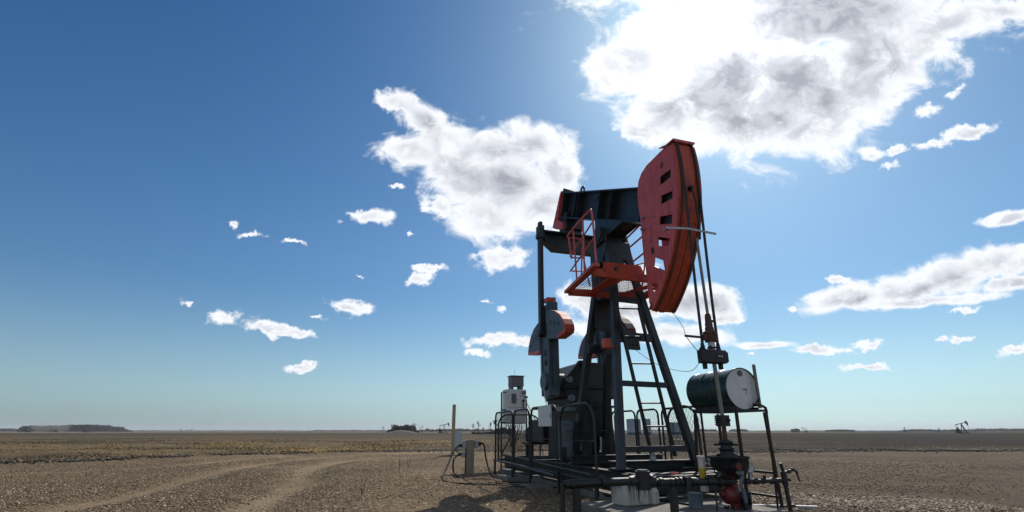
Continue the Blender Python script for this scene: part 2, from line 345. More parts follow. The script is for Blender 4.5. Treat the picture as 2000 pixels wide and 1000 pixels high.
# --- cranks with counterweights
wr=[(4.10,3.40),(3.94,3.38),(3.62,3.29),(3.38,3.17),(3.24,3.05),(3.14,2.93),(3.12,2.84),(3.16,2.77),(3.55,2.72),(4.10,2.80)]
wl=[(4.50,3.25),(4.65,3.22),(4.86,3.15),(5.02,3.03),(5.14,2.88),(5.22,2.70),(5.22,2.62),(4.69,2.56),(4.50,2.58)]
for vo,sg in((-.69,-1),(.88,1)):
    v0,v1=(vo,vo+.23) if sg<0 else (vo-.23,vo)
    m=MB(); crk=[(4.08,3.60),(4.52,3.60),(4.54,2.2),(4.56,1.95),(4.50,1.72),(4.46,1.63),(4.14,1.63),(4.10,1.72),(4.04,1.95),(4.06,2.2)]
    vm=(v0+v1)/2
    m.plate(crk,[],vm-.03,vm+.03,'uz')
    for uu in((4.08,4.14),(4.46,4.52)):
        m.plate([(uu[0],3.6),(uu[1],3.6),(uu[1],1.68),(uu[0],1.68)],[],v0,v1,'uz')
    ov=v0 if sg<0 else v1
    m.plate([(4.14,3.55),(4.46,3.55),(4.46,1.66),(4.14,1.66)],[],v0+.02,v0+.04,'uz')
    m.cyl((v0-.05 if sg<0 else v0-.22,4.3,1.96),(v1+.22 if sg<0 else v1+.05,4.3,1.96),.17,20)
    for k in range(34): # rack teeth on the crank edge
        m.box((v0+.03,4.05,1.9+k*.04),(.05,.05,.018)); m.box((v0+.03,4.55,1.9+k*.04),(.05,.05,.018))
    for z in(2.35,2.55): m.cyl((v0+.02,4.3,z),(v0-.012,4.3,z),.07,16)
    cr=J(m,'crank','blue_grey',bevel=0)
    for z in(2.35,2.55): m=MB(); m.cyl((v0-.012,4.3,z),(v0-.016,4.3,z),.045,16); m.build('pin_hole','black',cr)
    m=MB(); m.bx(v0+.0,v0+.09,4.07,4.28,3.60,3.69); m.bx(v0+.11,v0+.2,4.09,4.25,3.60,3.70); m.build('end_stop','red',cr)
    wlx=wl if sg<0 else [(4.5+(a-4.5)*1.3,b) for a,b in wl]
    for poly,hol in ((wr,[(3.86,3.1),(3.66,3.05),(3.46,3.0)]),(wlx,[(4.72,2.92),(4.88,2.86),(5.04,2.79)])):
        m=MB(); m.plate(poly,[],v0-.03,v0+.15,'uz'); cw=m.build('counterweight','blue_grey',cr,bevel=.01)
        for (a,b) in hol: m=MB(); m.cyl((v0-.032,a,b),(v0-.036,a,b),.042,12); m.build('lifting_hole','black',cr)
        # painted rim of the weight
        m=MB(); n_=len(poly)
        cx=sum(p[0] for p in poly)/n_; cz=sum(p[1] for p in poly)/n_
        idx=range(2,n_-2) if poly is wr else range(3,n_-1)
        for i in idx:
            a,b=poly[i],poly[(i+1)]if i+1<n_ else poly[0]
            if poly is wr and i+1>n_-2: continue
            g=lambda p,f:(cx+(p[0]-cx)*f,cz+(p[1]-cz)*f)
            m.plate([g(a,1.012),g(b,1.012),g(b,.80),g(a,.80)],[],v0-.034,v0-.0305,'uz')
            m.plate([g(a,1.012),g(b,1.012),g(b,1.002),g(a,1.002)],[],v0-.034,v0+.154,'uz')
        m.build('painted_rim',('orange_red' if poly is wr else 'red') if sg<0 else ('rust' if poly is wr else 'red'),cr)
m=MB(); m.cyl((-.60,4.3,1.96),(.9,4.3,1.96),.09,16); J(m,'crank_shaft','dark_steel')
m=MB(); m.tube([(-.72,4.3,1.95),(-.74,4.25,1.78),(-.735,4.2,1.62)],.012,6); m.cyl((-.70,4.25,1.64),(-.70,4.25,1.56),.022,8); m.cyl((-.70,4.25,1.56),(-.70,4.25,1.40),.006,6); J(m,'sensor_probe','galv')
# --- gear box
m=MB()
m.plate([(-.30,1.48),(-.32,1.62),(-.38,1.66),(-.38,2.02),(-.10,2.30),(-.02,2.34),(.34,2.34),(.48,2.24),(.54,2.06),(.54,1.66),(.50,1.48)],[],3.95,5.15,'vz')
m.plate([(-.42,1.80),(.58,1.80),(.58,1.86),(-.42,1.86)],[],3.90,5.2,'vz')
gb=J(m,'gear_box','black',bevel=.015)
m=MB(); m.plate([(-.40,2.03),(-.10,2.36),(.02,2.36),(.10,2.2),(.06,2.17),(-.02,2.30),(-.09,2.30),(-.35,2.0)],[],3.86,3.95,'vz')
m.build('cover_rib','black',gb)
for v,z in((-.33,1.98),(-.30,1.62)):
    m=MB(); m.cyl((v,3.94,z),(v,3.86,z),.065,14); m.cyl((v,3.86,z),(v,3.84,z),.025,8); m.build('bearing_cap','sheet_grey',gb)
m=MB(); m.cyl((.1,3.95,1.63),(.1,3.87,1.63),.16,20); m.cyl((.1,3.87,1.63),(.1,3.84,1.63),.09,16)
for k in range(8): a=k*math.pi/4; m.cyl((.1+.125*math.cos(a),3.87,1.63+.125*math.sin(a)),(.1+.125*math.cos(a),3.85,1.63+.125*math.sin(a)),.012,6)
m.build('bearing_cover','black',gb)
for v in np.linspace(-.34,.5,6): m=MB(); m.cyl((v,3.93,1.83),(v,3.885,1.83),.016,6); m.build('flange_bolt','dark_steel',gb)
m=MB(); m.lathe((.52,4.0,2.06),[(0,.05),(.10,.05),(.12,.035),(.16,.03)],10); m.build('breather','black',gb)
# pedestal
m=MB()
m.plate([(-.22,.46),(-.20,1.44),(.50,1.44),(.56,.46),(.40,.46),(.36,.74),(.26,.90),(.12,.90),(.05,.74),(.02,.46)],[],3.78,3.82,'vz')
m.plate([(3.80,.46),(5.4,.46),(5.3,1.44),(3.80,1.44)],[[Vector((4.2,.6)),Vector((4.9,.6)),Vector((4.9,1.1)),Vector((4.2,1.1))]],.50,.53,'uz')
m.plate([(3.82,.46),(5.4,.46),(5.3,1.44),(3.82,1.44)],[[Vector((4.2,.6)),Vector((4.9,.6)),Vector((4.9,1.1)),Vector((4.2,1.1))]],-.22,-.19,'uz')
m.bx(-.62,.60,3.74,5.3,1.44,1.48)
J(m,'pedestal','black')
for v0,v1,z0,z1 in((-.70,-.44,.54,1.19),(-.43,-.215,.62,1.18)):
    m=MB(); m.plate([(v0,z0),(v1,z0),(v1,z1),(v0,z1)],[],3.70,3.72,'vz')
    m.bx(v0+.03,v1-.03,3.68,3.70,z1-.07,z1-.055); J(m,'side_sheet','sheet_grey',bevel=.004)
m=MB(); m.bx(-.30,-.16,3.5,3.7,.47,.66); m.bx(-.66,-.56,3.62,3.70,.46,.72); m.bx(-.60,.15,3.35,3.55,1.0,1.02); J(m,'control_box','black')
m=MB(); m.bx(-.62,-.30,3.60,3.9,1.36,1.44); J(m,'gearbox_rail','sheet_grey')
for v in(.25,.42,.5):
    m=MB(); m.cyl((v,3.85,1.48),(v,3.85,1.56),.02,8); m.cyl((v,3.85,1.50),(v,3.85,1.53),.035,6); J(m,'anchor_bolt','dark_steel')
# brake drum and belt guard beyond the gearbox
m=MB(); m.cyl((.12,4.5,.80),(.42,4.5,.80),.33,28); m.cyl((.05,4.5,.80),(.5,4.5,.80),.06,12); J(m,'brake_drum','black')
m=MB(); m.bx(-.30,-.12,5.5,6.3,.75,1.25); J(m,'belt_guard','black',bevel=.02)
# motor
m=MB(); m.cyl((-.30,6.45,.92),(.30,6.45,.92),.17,24)
for k in range(16):
    a=k*math.pi/8; m.box((0,6.45+.175*math.cos(a),.92+.175*math.sin(a)),(.5,.03,.012),rx=math.degrees(a))
m.bx(-.14,.1,6.2,6.36,.98,1.12); mo=J(m,'electric_motor','black')
m=MB(); m.lathe((-.36,6.45,.92),[(0,.06),(.02,.14),(.05,.14),(.06,.17)],20,(1,0,0)); m.build('fan_cover','dark_steel',mo)
m=MB(); m.bx(-.35,.4,6.2,6.75,.70,.75); m.bx(-.30,-.24,6.25,6.31,.44,.70); m.bx(.24,.30,6.25,6.31,.44,.70); m.bx(-.30,-.24,6.6,6.66,.44,.70); m.build('motor_stand','dark_steel',mo)
# --- ladder
m=MB(); 
LA=[(-.29,1.92,3.02),(.12,1.86,.62)]; LB=[(.15,1.92,3.04),(.545,1.86,.62)]
for P in(LA,LB): m.bar(P[0],P[1],.045,.045)
for z in(2.99,2.51,2.06,1.43,1.07):
    t=(3.02-z)/2.4; a=Vector(LA[0]).lerp(Vector(LA[1]),t); b=Vector(LB[0]).lerp(Vector(LB[1]),t); m.cyl(a,b,.014,6)
ld=J(m,'ladder','black')
m=MB(); m.tube([(-.33,1.95,3.35),(-.29,1.92,3.02)],.02,6); m.build('rail_bracket','black',ld); m=MB(); m.tube([(.13,1.95,3.35),(.15,1.92,3.04)],.02,6); m.build('rail_bracket','black',ld)
m=MB(); m.lathe((.12,1.84,.57),[(0,.05),(.04,.045),(.12,.02),(.2,.008)],8); m.build('ladder_foot','galv',ld)
# --- platform
pz=3.40
m=MB()
m.bar((-.90,2.60,pz),(-1.13,.98,pz),.05,.11,(0,0,1)); 
m.bar((-.88,2.58,pz),(.62,2.46,pz),.05,.125,(0,1,0)); m.bar((-1.02,1.36,pz+.01),(.52,1.47,pz+.01),.05,.13,(0,1,0))
m.bar((.62,2.6,pz),(.52,1.3,pz),.05,.12,(1,0,0))
J(m,'platform_frame','orange_red')
m=MB(); m.bar((-.55,1.4,pz),(-.45,2.5,pz),.16,.02,(1,0,0)); m.bar((-.35,1.45,pz),(-.52,2.5,pz),.03,.06,(1,0,0)); m.bar((.42,1.45,pz),(.12,2.5,pz),.03,.06); J(m,'platform_joist','orange_red')
m=MB(); m.plate([(-.72,3.50),(-.66,3.68),(.02,3.68),(.10,3.50)],[[Vector((-.50,3.53)),Vector((-.42,3.53)),Vector((-.42,3.61)),Vector((-.50,3.61))]],1.56,1.59,'vz'); J(m,'platform_gusset','orange_red')
m=MB()
for k in range(30):
    v=-.80+k*.045
    m.bar((v-.05,1.5,pz+.05),(v+.06,2.5,pz+.05),.003,.010,(1,0,0))
for k in range(0,34,3): m.bar((-.85,1.50+k*.03,pz+.055),(.55,1.50+k*.03,pz+.055),.004,.006,(0,1,0))
J(m,'deck_grating','rust')
m=MB(); r_=.014
top=smooth_path([(-1.0,1.22,3.45),(-1.0,1.26,4.2),(-1.0,1.30,4.44),(-1.0,1.42,4.48),(-.98,2.25,4.40),(-.96,2.30,4.33),(-.92,2.30,3.95)],4)
m.tube(top,.018,8)
m.tube([(-1.0,1.28,4.24),(-.96,2.28,3.98)],r_,6)
m.tube([(-1.0,1.25,3.95),(-.94,2.34,3.72)],r_,6)
m.tube([(-1.0,1.62,4.42),(-1.0,1.66,3.40)],r_+.003,6); m.tube([(-1.0,1.78,3.45),(-.99,1.72,3.95)],r_,6)
m.tube([(-.96,2.10,4.42),(-.94,2.08,3.42)],r_+.002,6)
J(m,'safety_railing','red')
m=MB(); m.tube(smooth_path([(-.95,2.30,4.34),(-.80,2.30,4.36),(-.70,2.28,4.28),(-.70,2.26,3.98),(-.68,2.22,3.72)],4),r_,6)
m.tube([(-.92,2.32,3.72),(-.68,2.22,3.71),(-.66,2.15,3.42)],r_,6); m.tube([(-.92,2.30,3.97),(-.71,2.26,3.97)],r_,6)
J(m,'safety_railing','red')
m=MB()
for z0,z1 in((4.95,5.05),(4.70,4.77),(4.34,4.41)): m.tube([(.9,3.35,z0),(.9,2.74,z1)],.02,6)
m.tube([(.9,2.74,5.05),(.9,2.74,4.20),(.62,2.55,3.45)],.018,6); m.tube([(.9,3.35,4.95),(.85,3.0,4.0),(.62,2.58,3.42)],.018,6)
m.tube([(.9,2.74,4.2),(.3,2.75,4.0)],.014,6); m.tube([(.9,3.35,4.3),(.2,2.9,3.6)],.014,6)
J(m,'safety_railing','red')
# small signal wires
m=MB()
m.tube(smooth_path([(.30,1.85,3.38),(.25,1.4,3.06),(-.0,.8,2.72),(-.25,.25,2.36),(-.36,.07,2.20)],6),.004,5)
J(m,'signal_wire','cable_black')
m=MB(); m.tube(smooth_path([(-.02,1.93,2.32),(.10,1.5,2.02),(.12,1.0,1.86),(.0,.5,1.80),(-.10,.2,1.86),(-.2,.07,1.92)],6),.004,5); J(m,'signal_wire','cable_black')
m=MB(); m.tube([(.35,2.4,4.34),(.33,2.4,4.1),(.36,2.4,3.9),(.30,2.5,3.5)],.004,5); J(m,'signal_wire','cable_black')
m=MB(); m.bar((.16,1.87,4.62),(.34,1.87,4.58),.03,.03); J(m,'limit_switch','black')
m=MB(); m.tube([(.02,2.3,3.6),(-.12,2.3,2.6)],.004,5); J(m,'steel_wire','galv'); m=MB(); m.tube([(1.0,4.3,1.60),(.62,3.4,.5)],.005,5); J(m,'steel_wire','galv')
# ==================================================================== polished rod + carrier
pr=thing('polished_rod','straight grey polished rod running from the carrier bar down into the wellhead','rod',JF,(.05,.04,.9))
m=MB(); m.cyl((.0,.04,3.62),(.02,.04,2.5),.020,10); m.cyl((.02,.04,2.5),(.035,.04,2.1),.02,10); m.cyl((.025,.045,1.84),(.04,.04,1.18),.026,12); m.build('rod','rod',pr)
m=MB(); m.cyl((.04,.04,1.10),(.04,.04,.87),.028,12); m.build('lower_rod','rust',pr)
m=MB(); m.lathe((.02,.045,2.27),[(0,.06),(.05,.058),(.06,.05),(.10,.052),(.12,.046),(.20,.042),(.24,.034)],14); m.bx(.05,.10,.03,.06,2.40,2.43); m.build('rod_clamp','rust',pr)
m=MB(); m.box((.035,.04,1.125),(.13,.12,.135))
for z in(1.08,1.105,1.13,1.155,1.18): m.box((-.035,.04,z),(.02,.13,.012))
m.cyl((.07,-.02,1.13),(.07,-.05,1.13),.016,8); m.build('rod_clamp','black',pr,bevel=.004)
cb=thing('carrier_bar','black carrier bar hanging from the two bridle cables with a brown load cell on top','carrier bar',JF,(.02,.045,1.9))
m=MB(); m.bx(-.185,.20,-.02,.11,1.845,2.02); m.bx(.20,.225,-.02,.11,1.86,2.0); m.build('bar','black',cb,bevel=.012)
for v in(-.125,.125):
    m=MB(); m.lathe((v,.045,1.77),[(0,.03),(.07,.032),(.08,.045),(.25,.045),(.27,.03),(.34,.022)],12); m.build('cable_socket','dark_steel',cb)
m=MB(); m.cyl((.02,.045,2.02),(.02,.045,2.14),.045,16); m.build('spacer','white_paint',cb)
m=MB(); m.lathe((.02,.045,2.13),[(0,.075),(.02,.08),(.10,.08),(.11,.09),(.135,.09),(.145,.06)],18); m.bx(-.11,-.06,.0,.09,2.15,2.22); m.build('load_cell','rust',cb)
m=MB(); m.bar((-.37,.06,2.195),(-.10,.05,2.185),.03,.025,(0,1,0)); m.tube([(-.05,-.03,2.06),(-.11,-.03,2.03),(.06,-.04,2.05)],.012,6); m.build('sensor_arm','black',cb)
m=MB(); m.tube(smooth_path([(-.36,.06,2.19),(-.30,.03,2.08),(-.22,.01,1.97)],5),.005,5); m.tube(smooth_path([(-.12,.0,2.06),(-.22,-.02,2.03),(-.25,-.02,1.94),(-.20,-.02,1.87),(-.12,.0,1.86)],5),.006,5); m.build('sensor_wire','cable_black',cb)
m=MB(); 
for v in(.05,.09): m=MB(); m.cyl((v,-.02,1.93),(v,-.05,1.93),.014,8); m.build('bolt','galv',cb)
# ==================================================================== wellhead
WH=thing('wellhead','red and black wellhead under the polished rod with a round drip pan','wellhead',JF,(.05,.02,0))
m=MB(); m.lathe((.04,.04,.70),[(0,.12),(.03,.12),(.035,.085),(.08,.085),(.085,.1),(.10,.1),(.105,.07),(.15,.07),(.155,.085),(.185,.08),(.19,.05),(.20,.045)],20)
for z,a in((.72,.0),(.79,1.2),(.84,2.2),(.79,4),(.84,5.2),(.72,3.0)):
    d=Vector((math.cos(a),math.sin(a),0)); p=Vector((.04,.04,z)); m.cyl(p+d*.06,p+d*.145,.014,6)
m.build('stuffing_box','black',WH)
m=MB(); n=32
for prof in ([(.705,.252,0),(.685,.252,0),(.68,.236,0),(.60,.226,.006),(.55,.20,.02),(.50,.15,.05),(.46,.10,.07),(.44,.085,.05)],[(.705,.252,0),(.705,.236,0),(.60,.215,.006),(.50,.14,.05),(.48,.05,.06)]):
    vs=[(.045+o+r*math.cos(2*math.pi*k/n),.04+r*math.sin(2*math.pi*k/n),z) for z,r,o in prof for k in range(n)]
    m.add(vs,[(i*n+k,i*n+(k+1)%n,(i+1)*n+(k+1)%n,(i+1)*n+k) for i in range(len(prof)-1) for k in range(n)],True)
m.build('drip_pan','dark_steel',WH)
m=MB(); m.lathe((.055,.03,0),[(.02,.085),(.05,.085),(.055,.06),(.14,.06),(.20,.075),(.30,.075),(.36,.06),(.45,.055),(.47,.075),(.485,.075)],20); m.lathe((-.02,.01,.27),[(-.10,.02),(-.09,.07),(-.06,.10),(0,.105),(.06,.10),(.10,.06)],18,(1,0,0)); m.cyl((-.17,.0,.28),(-.10,.0,.28),.03,8)
m.build('valve_body','dull_red',WH)
m=MB(); m.lathe((.04,.03,0),[(-.05,.13),(.10,.13),(.102,.10)],20)
for k in range(8): a=k*math.pi/4; m.cyl((.04+.11*math.cos(a),.03+.11*math.sin(a),.10),(.04+.11*math.cos(a),.03+.11*math.sin(a),.14),.014,6)
m.build('casing_flange','black',WH)
m=MB(); m.cyl((.10,-.02,.25),(.17,-.10,.24),.06,14); m.cyl((.17,-.10,.24),(.18,-.11,.24),.075,14); m.box((.13,-.05,.17),(.1,.1,.1)); m.build('side_valve','black',WH)
m=MB(); m.tube(smooth_path([(.0,-.17,.55),(.03,-.18,.49),(.0,-.17,.40),(.04,-.16,.30),(.06,-.15,.20)],4),.022,8); m.cyl((-.02,-.15,.54),(.03,-.21,.52),.03,10); m.build('hose','sheet_grey',WH)
m=MB(); m.cyl((-.045,-.22,.60),(-.045,-.235,.60),.040,18); m.build('valve_knob','dull_red',WH); m=MB(); m.cyl((-.045,-.16,.60),(-.045,-.225,.60),.048,18); m.build('knob_ring','dark_steel',WH)
m=MB(); m.tube([(-.02,.0,.405),(-.15,.0,.42)],.04,12); m.build('tee','black',WH)
# gauge
gg=thing('pressure_gauge','round white pressure gauge standing on the pipe beside the drip pan','gauge',SF,(.19,-.06,.44))
m=MB(); ax=Vector((-.35,-.93,0)).normalized()
m.lathe(Vector((.20,-.06,.575)),[(-.03,.062),(.022,.062),(.026,.058),(.026,.052),(.018,.050)],24,ax); m.lathe((.20,-.06,.44),[(0,.018),(.07,.014),(.08,.01)],8); m.build('gauge_case','galv',gg)
m=MB(); m.lathe(Vector((.20,-.06,.575)),[(.0,.05),(.019,.051)],24,ax); m.build('dial','drum_white',gg)
m=MB(); c0=Vector((.20,-.06,.575))+ax*.0195; sx=Vector((.93,-.35,0))
m.bar(c0-sx*.022-Vector((0,0,.02)),c0+sx*.03+Vector((0,0,.022)),.005,.002,ax)
for k in range(11):
    a=R(225-27*k); d=sx*math.cos(a)+Vector((0,0,1))*math.sin(a); m.bar(c0+d*.038,c0+d*.046,.0025,.001,ax)
m.build('needle','black_ink',gg)
# flow line
FL=thing('flow_line','thick black flow line pipe running from the wellhead on short posts','pipe',SF,(-1.1,-.03,0))
m=MB(); m.tube([(-.02,0,.42),(-.28,-.01,.42),(-.9,-.02,.435),(-1.08,-.02,.435)],.043,14)
for v,w,r_ in((-.30,.10,.052),(-.55,.07,.05),(-.74,.04,.055),(-.80,.04,.055),(-.88,.03,.05),(-1.0,.05,.056)): m.cyl((v,-.02,.43),(v-w,-.02,.433),r_,14)
m.build('pipe_run','black',FL)
m=MB(); m.tube([(-1.10,-.02,.44),(-1.22,.0,.45)],.06,14); m.cyl((-1.24,0,.36),(-1.24,0,.56),.085,18); m.cyl((-1.24,0,.56),(-1.24,0,.575),.065,14); m.cyl((-1.155,0,.45),(-1.13,0,.45),.075,16)
for k in range(10): a=k*.628; m.cyl((-1.13-.0,0+.066*math.cos(a),.45+.066*math.sin(a)),(-1.10,0+.066*math.cos(a),.45+.066*math.sin(a)),.009,6)
m.build('strainer_body','black',FL)
m=MB(); m.tube([(-1.3,0,.455),(-1.7,0,.45),(-2.22,0,.44)],.045,14); m.cyl((-1.72,0,.45),(-1.78,0,.45),.07,14); m.cyl((-1.76,0,.50),(-1.76,0,.53),.02,8); m.cyl((-1.35,0,.455),(-1.42,0,.455),.055,12)
m.cyl((-2.1,0,.44),(-2.15,0,.44),.052,12); m.build('pipe_run','black',FL)
m=MB(); m.cyl((-2.24,0,.45),(-2.25,.0,.16),.026,10); m.build('down_pipe','black',FL)
for v in(-2.08,-.86):
    m=MB(); m.cyl((v,0,-.05),(v,0,.40),.05,14); m.lathe((v,0,0),[(-.03,.15),(.03,.15),(.035,.055)],16)
    for k in range(6): a=k*1.047; m.cyl((v+.11*math.cos(a),.11*math.sin(a),.03),(v+.11*math.cos(a),.11*math.sin(a),.075),.016,6)
    m.build('pipe_support','black',FL)
m=MB(); m.cyl((-.70,-.03,.44),(-.70,-.03,.50),.03,10); m.box((-.70,-.03,.42),(.06,.13,.14)); m.bar((-.70,-.04,.515),(-.82,-.05,.53),.012,.01,(0,1,0)); hv=m.build('ball_valve','dark_steel',FL)
m=MB(); m.bar((-.80,-.05,.528),(-.90,-.055,.535),.035,.025,(0,1,0)); m.build('valve_handle','red',hv)
m=MB(); m.cyl((-.2,-.01,.42),(-.24,-.01,.42),.06,12); m.tube([(-.30,-.03,.43),(-.31,-.04,.2),(-.34,-.05,.0)],.012,6); m.build('drain_hose','black',FL)
# right hand branch line
BL=thing('branch_line','thin black branch pipe with valves ending in an upright riser','pipe',SF,(.7,-.05,0))
m=MB(); m.tube([(.10,-.0,.41),(.72,-.05,.42)],.026,10)
for v,r_,w in((.16,.036,.05),(.27,.036,.06),(.40,.034,.03),(.52,.04,.05),(.60,.032,.04)): m.cyl((v,-.01,.413),(v+w,-.02,.415),r_,10)
m.cyl((.78,-.05,.42),(.83,-.05,.42),.02,8,.002); m.build('pipe_run','black',BL)
m=MB(); m.cyl((.73,-.05,-.05),(.715,-.05,.36),.026,10); m.cyl((.715,-.05,.36),(.71,-.05,.52),.036,10); m.cyl((.71,-.05,.52),(.69,-.05,.62),.02,8); m.cyl((.735,-.05,.12),(.735,-.05,.15),.05,6); m.bx(.66,.80,-.07,-.03,.12,.14); m.build('riser_pipe','black',BL)
m=MB(); m.tube([(.72,-.05,.51),(.80,-.05,.52),(.86,-.05,.54),(.91,-.05,.52),(.925,-.05,.49)],.016,8); m.cyl((.80,-.05,.50),(.80,-.05,.54),.026,8); m.cyl((.86,-.05,.52),(.86,-.05,.56),.024,8); vv=m.build('small_valve','black',BL)
m=MB(); m.bar((.91,-.05,.51),(.94,-.05,.40),.02,.012,(0,1,0)); m.build('valve_handle','rust',vv)
m=MB(); m.cyl((.44,-.02,.42),(.44,-.02,.48),.018,8); m.build('bleed_valve','black',BL)
m=MB(); m.cyl((.24,-.0,.43),(.25,.0,.53),.022,8); m.cyl((.25,.0,.48),(.28,.0,.48),.014,8); m.build('bleed_valve','black',BL)
# ==================================================================== drum and stand
DF=Frame(3.30,7.40,0,19)
dz=1.575
dr=thing('oil_drum','dark green steel drum with a white end lying on its side on a tall stand','drum',DF,(0,.45,1.285))
m=MB(); prof=[(0,.292)]
for h in np.linspace(.01,.87,60):
    r_=.284
    for c_ in(.30,.58): r_+=.012*math.exp(-((h-c_)/.012)**2)
    prof.append((h,r_))
prof.append((.88,.292)); m.lathe((0,0,dz),prof,48,(0,1,0),caps=False)
m.lathe((0,-.006,dz),[(0,.286),(0,.295),(.02,.295)],48,(0,1,0),caps=False); m.build('drum_shell','drum_green',dr)
m=MB(); m.lathe((0,.012,dz),[(0,.283),(.005,.283)],48,(0,1,0)); m.build('drum_head','drum_white',dr)
m=MB(); m.lathe((0,.86,dz),[(0,.283),(.005,.283)],48,(0,1,0)); m.build('drum_head','drum_green',dr)
m=MB(); m.cyl((-.0,.012,dz+.215),(-.0,-.004,dz+.215),.035,18); bung=m.build('bung','dark_grey_box',dr)
m=MB(); y=.010
def segs(lines,x0,z0,sx,w=.004):
    for (a,b,c_,d) in lines: m.bar((x0+a*sx,y,z0+b*sx),(x0+c_*sx,y,z0+d*sx),w,.002,(0,1,0))
G7={'1':[(0,0,0,2)],'2':[(0,2,1,2),(1,2,1,1),(1,1,0,1),(0,1,0,0),(0,0,1,0)],'0':[(0,0,1,0),(1,0,1,2),(1,2,0,2),(0,2,0,0)],
'4':[(0,2,0,1),(0,1,1,1),(1,2,1,0)],'7':[(0,2,1,2),(1,2,.3,0)]}
x=.0
for ch in '12204': segs(G7[ch],x,dz-.02,.011); x+=.019
segs(G7['2'],.055,dz-.065,.017,.005); segs([(0,0,1,0)],.045,dz-.085,.014)
m.build('stencil_marks','black_ink',dr); m=MB()
for k in range(8):
    a=k*math.pi/4; b=(k+1)*math.pi/4; m.bar((.0+.045*math.cos(a),y,dz+.215+.045*math.sin(a)),(.045*math.cos(b),y,dz+.215+.045*math.sin(b)),.008,.002,(0,1,0))
m.build('bung_ring','black_ink',dr)
m=MB(); m.bx(.19,.225,-.075,-.045,dz-.27,dz+.34); m.bx(.213,.238,-.05,-.035,dz-.22,dz+.32); m.build('sight_gauge','rod',dr)
m=MB(); m.cyl((.19,.01,dz-.225),(.19,-.06,dz-.225),.022,10); m.cyl((.10,-.05,dz-.22),(.21,-.06,dz-.225),.020,10); m.tube([(.19,-.06,dz-.225),(.25,-.065,dz-.24),(.30,-.06,dz-.26),(.31,-.06,dz-.33)],.020,8); m.tube([(.18,-.06,dz-.20),(.17,-.08,dz-.15),(.20,-.08,dz-.14),(.21,-.08,dz-.17)],.008,6); tp=m.build('drain_tap','black',dr)
m=MB(); m.tube([(.31,-.06,dz-.32),(.315,-.05,1.0),(.30,-.03,.5),(.28,-.02,.0)],.014,8); m.build('tap_hose','rubber',tp)
st=thing('drum_stand','tall rusty pipe stand carrying the green drum','stand',DF,(0,.42,0))
zt=1.275
TC=[(.28,-.05),(-.19,-.02),(-.19,.86),(.24,.86)]
m=MB()
for i in range(4):
    a=TC[i];b=TC[(i+1)%4]; m.bar((a[0],a[1],zt),(b[0],b[1],zt),.03,.035,(0,0,1))
m.bar((-.19,-.02,zt+.03),(-.19,.86,zt+.03),.03,.04,(0,0,1)); m.bar((.2,-.02,zt+.03),(.2,.86,zt+.03),.03,.04,(0,0,1))
m.build('top_frame','black',st)
for a,b in zip(TC,[(.30,-.08),(-.26,-.08),(-.26,.92),(.30,.92)]):
    m=MB(); m.bar((a[0],a[1],zt-.02),(b[0],b[1],-.05),.034,.034); m.build('leg','dark_rust',st)
m=MB()
for z in(.16,.46):
    m.bar((.29,-.07,z),(.30,.9,z),.03,.03,(0,0,1)); m.bar((-.25,.9,z),(.3,.9,z),.03,.03,(0,0,1))
m.build('cross_rail','dark_steel',st)
m=MB(); m.bar((.0,.3,.02),(.62,-.35,.05),.05,.05,(0,0,1)); tag(m.build('angle_iron','galv',frame=DF,base=(.3,0,0.02)),'short bright angle iron lying on the gravel behind the riser pipe','angle iron')
# ==================================================================== guard panels
def guard(frame,p0,p1,label,ztop=1.43,z0=.33,zf=.14,rad=.14,mesh=True,feet=(1,1)):
    a=Vector((*p0,0));b=Vector((*p1,0)); d=(b-a); Ln=d.length; d.normalize()
    t=thing('guard_fence',label,'guard fence',frame,(p0[0],p0[1],0),'welded pipe guard fences round the pump jack')
    P=lambda s_,z:(a.x+d.x*s_,a.y+d.y*s_,z)
    pts=[P(0,zf if feet[0] else z0)]+[P(0,ztop-rad)]+[P(rad*(1-math.cos(q)),ztop-rad+rad*math.sin(q)) for q in np.linspace(.2,1.57,6)]
    pts+=[P(Ln-rad+rad*math.sin(q),ztop-rad+rad*math.cos(q)) for q in np.linspace(0,1.4,6)]+[P(Ln,ztop-rad),P(Ln,zf if feet[1] else z0)]
    m=MB(); m.tube(pts,.021,8); m.build('hoop','black',t)
    m=MB(); m.tube([P(.02,z0),P(Ln-.02,z0)],.02,8); m.tube([P(.02,.86),P(Ln-.02,.86)],.006,6); m.build('bottom_rail','black',t)
    if mesh:
        m=MB(); stp=.075; H=ztop-.03-z0; k=-H
        def clip(s0,sg):
            # line s = s0 + sg*(z-z0)*.55
            zs=[]; 
            za,zb=z0,ztop-.02
            n_=24; seg=[]
            for i in range(n_+1):
                z=za+(zb-za)*i/n_; s_=s0+sg*(z-z0)*.55
                ok=0<=s_<=Ln
                if z>ztop-rad:
                    dz_=z-(ztop-rad); lim=rad-math.sqrt(max(rad*rad-dz_*dz_,0)); ok=ok and lim<=s_<=Ln-lim
                if ok: seg.append((s_,z))
            return seg
        s0=-H
        while s0<Ln+H:
            for sg in(1,-1):
                sg_=clip(s0,sg)
                if len(sg_)>1: m.rings([P(*sg_[0]),P(*sg_[-1])],[.0022]*2,3,False)
            s0+=stp
        m.build('wire_mesh','dark_steel',t)
    return t
guard(SF,(-1.2,7.15),(-1.2,5.62),'guard fence farthest from the wellhead, in the same row as the white plate',mesh=True)
guard(SF,(-1.2,5.50),(-1.2,4.40),'narrow guard fence right in front of the white control cabinet',rad=.18)
guard(SF,(-1.2,4.28),(-1.2,2.88),'open guard fence that carries the blank white plate',mesh=False,rad=.16)
guard(SF,(-1.2,2.70),(-1.2,1.34),'open round cornered guard fence in front of the gear box',mesh=False,rad=.3,ztop=1.40)
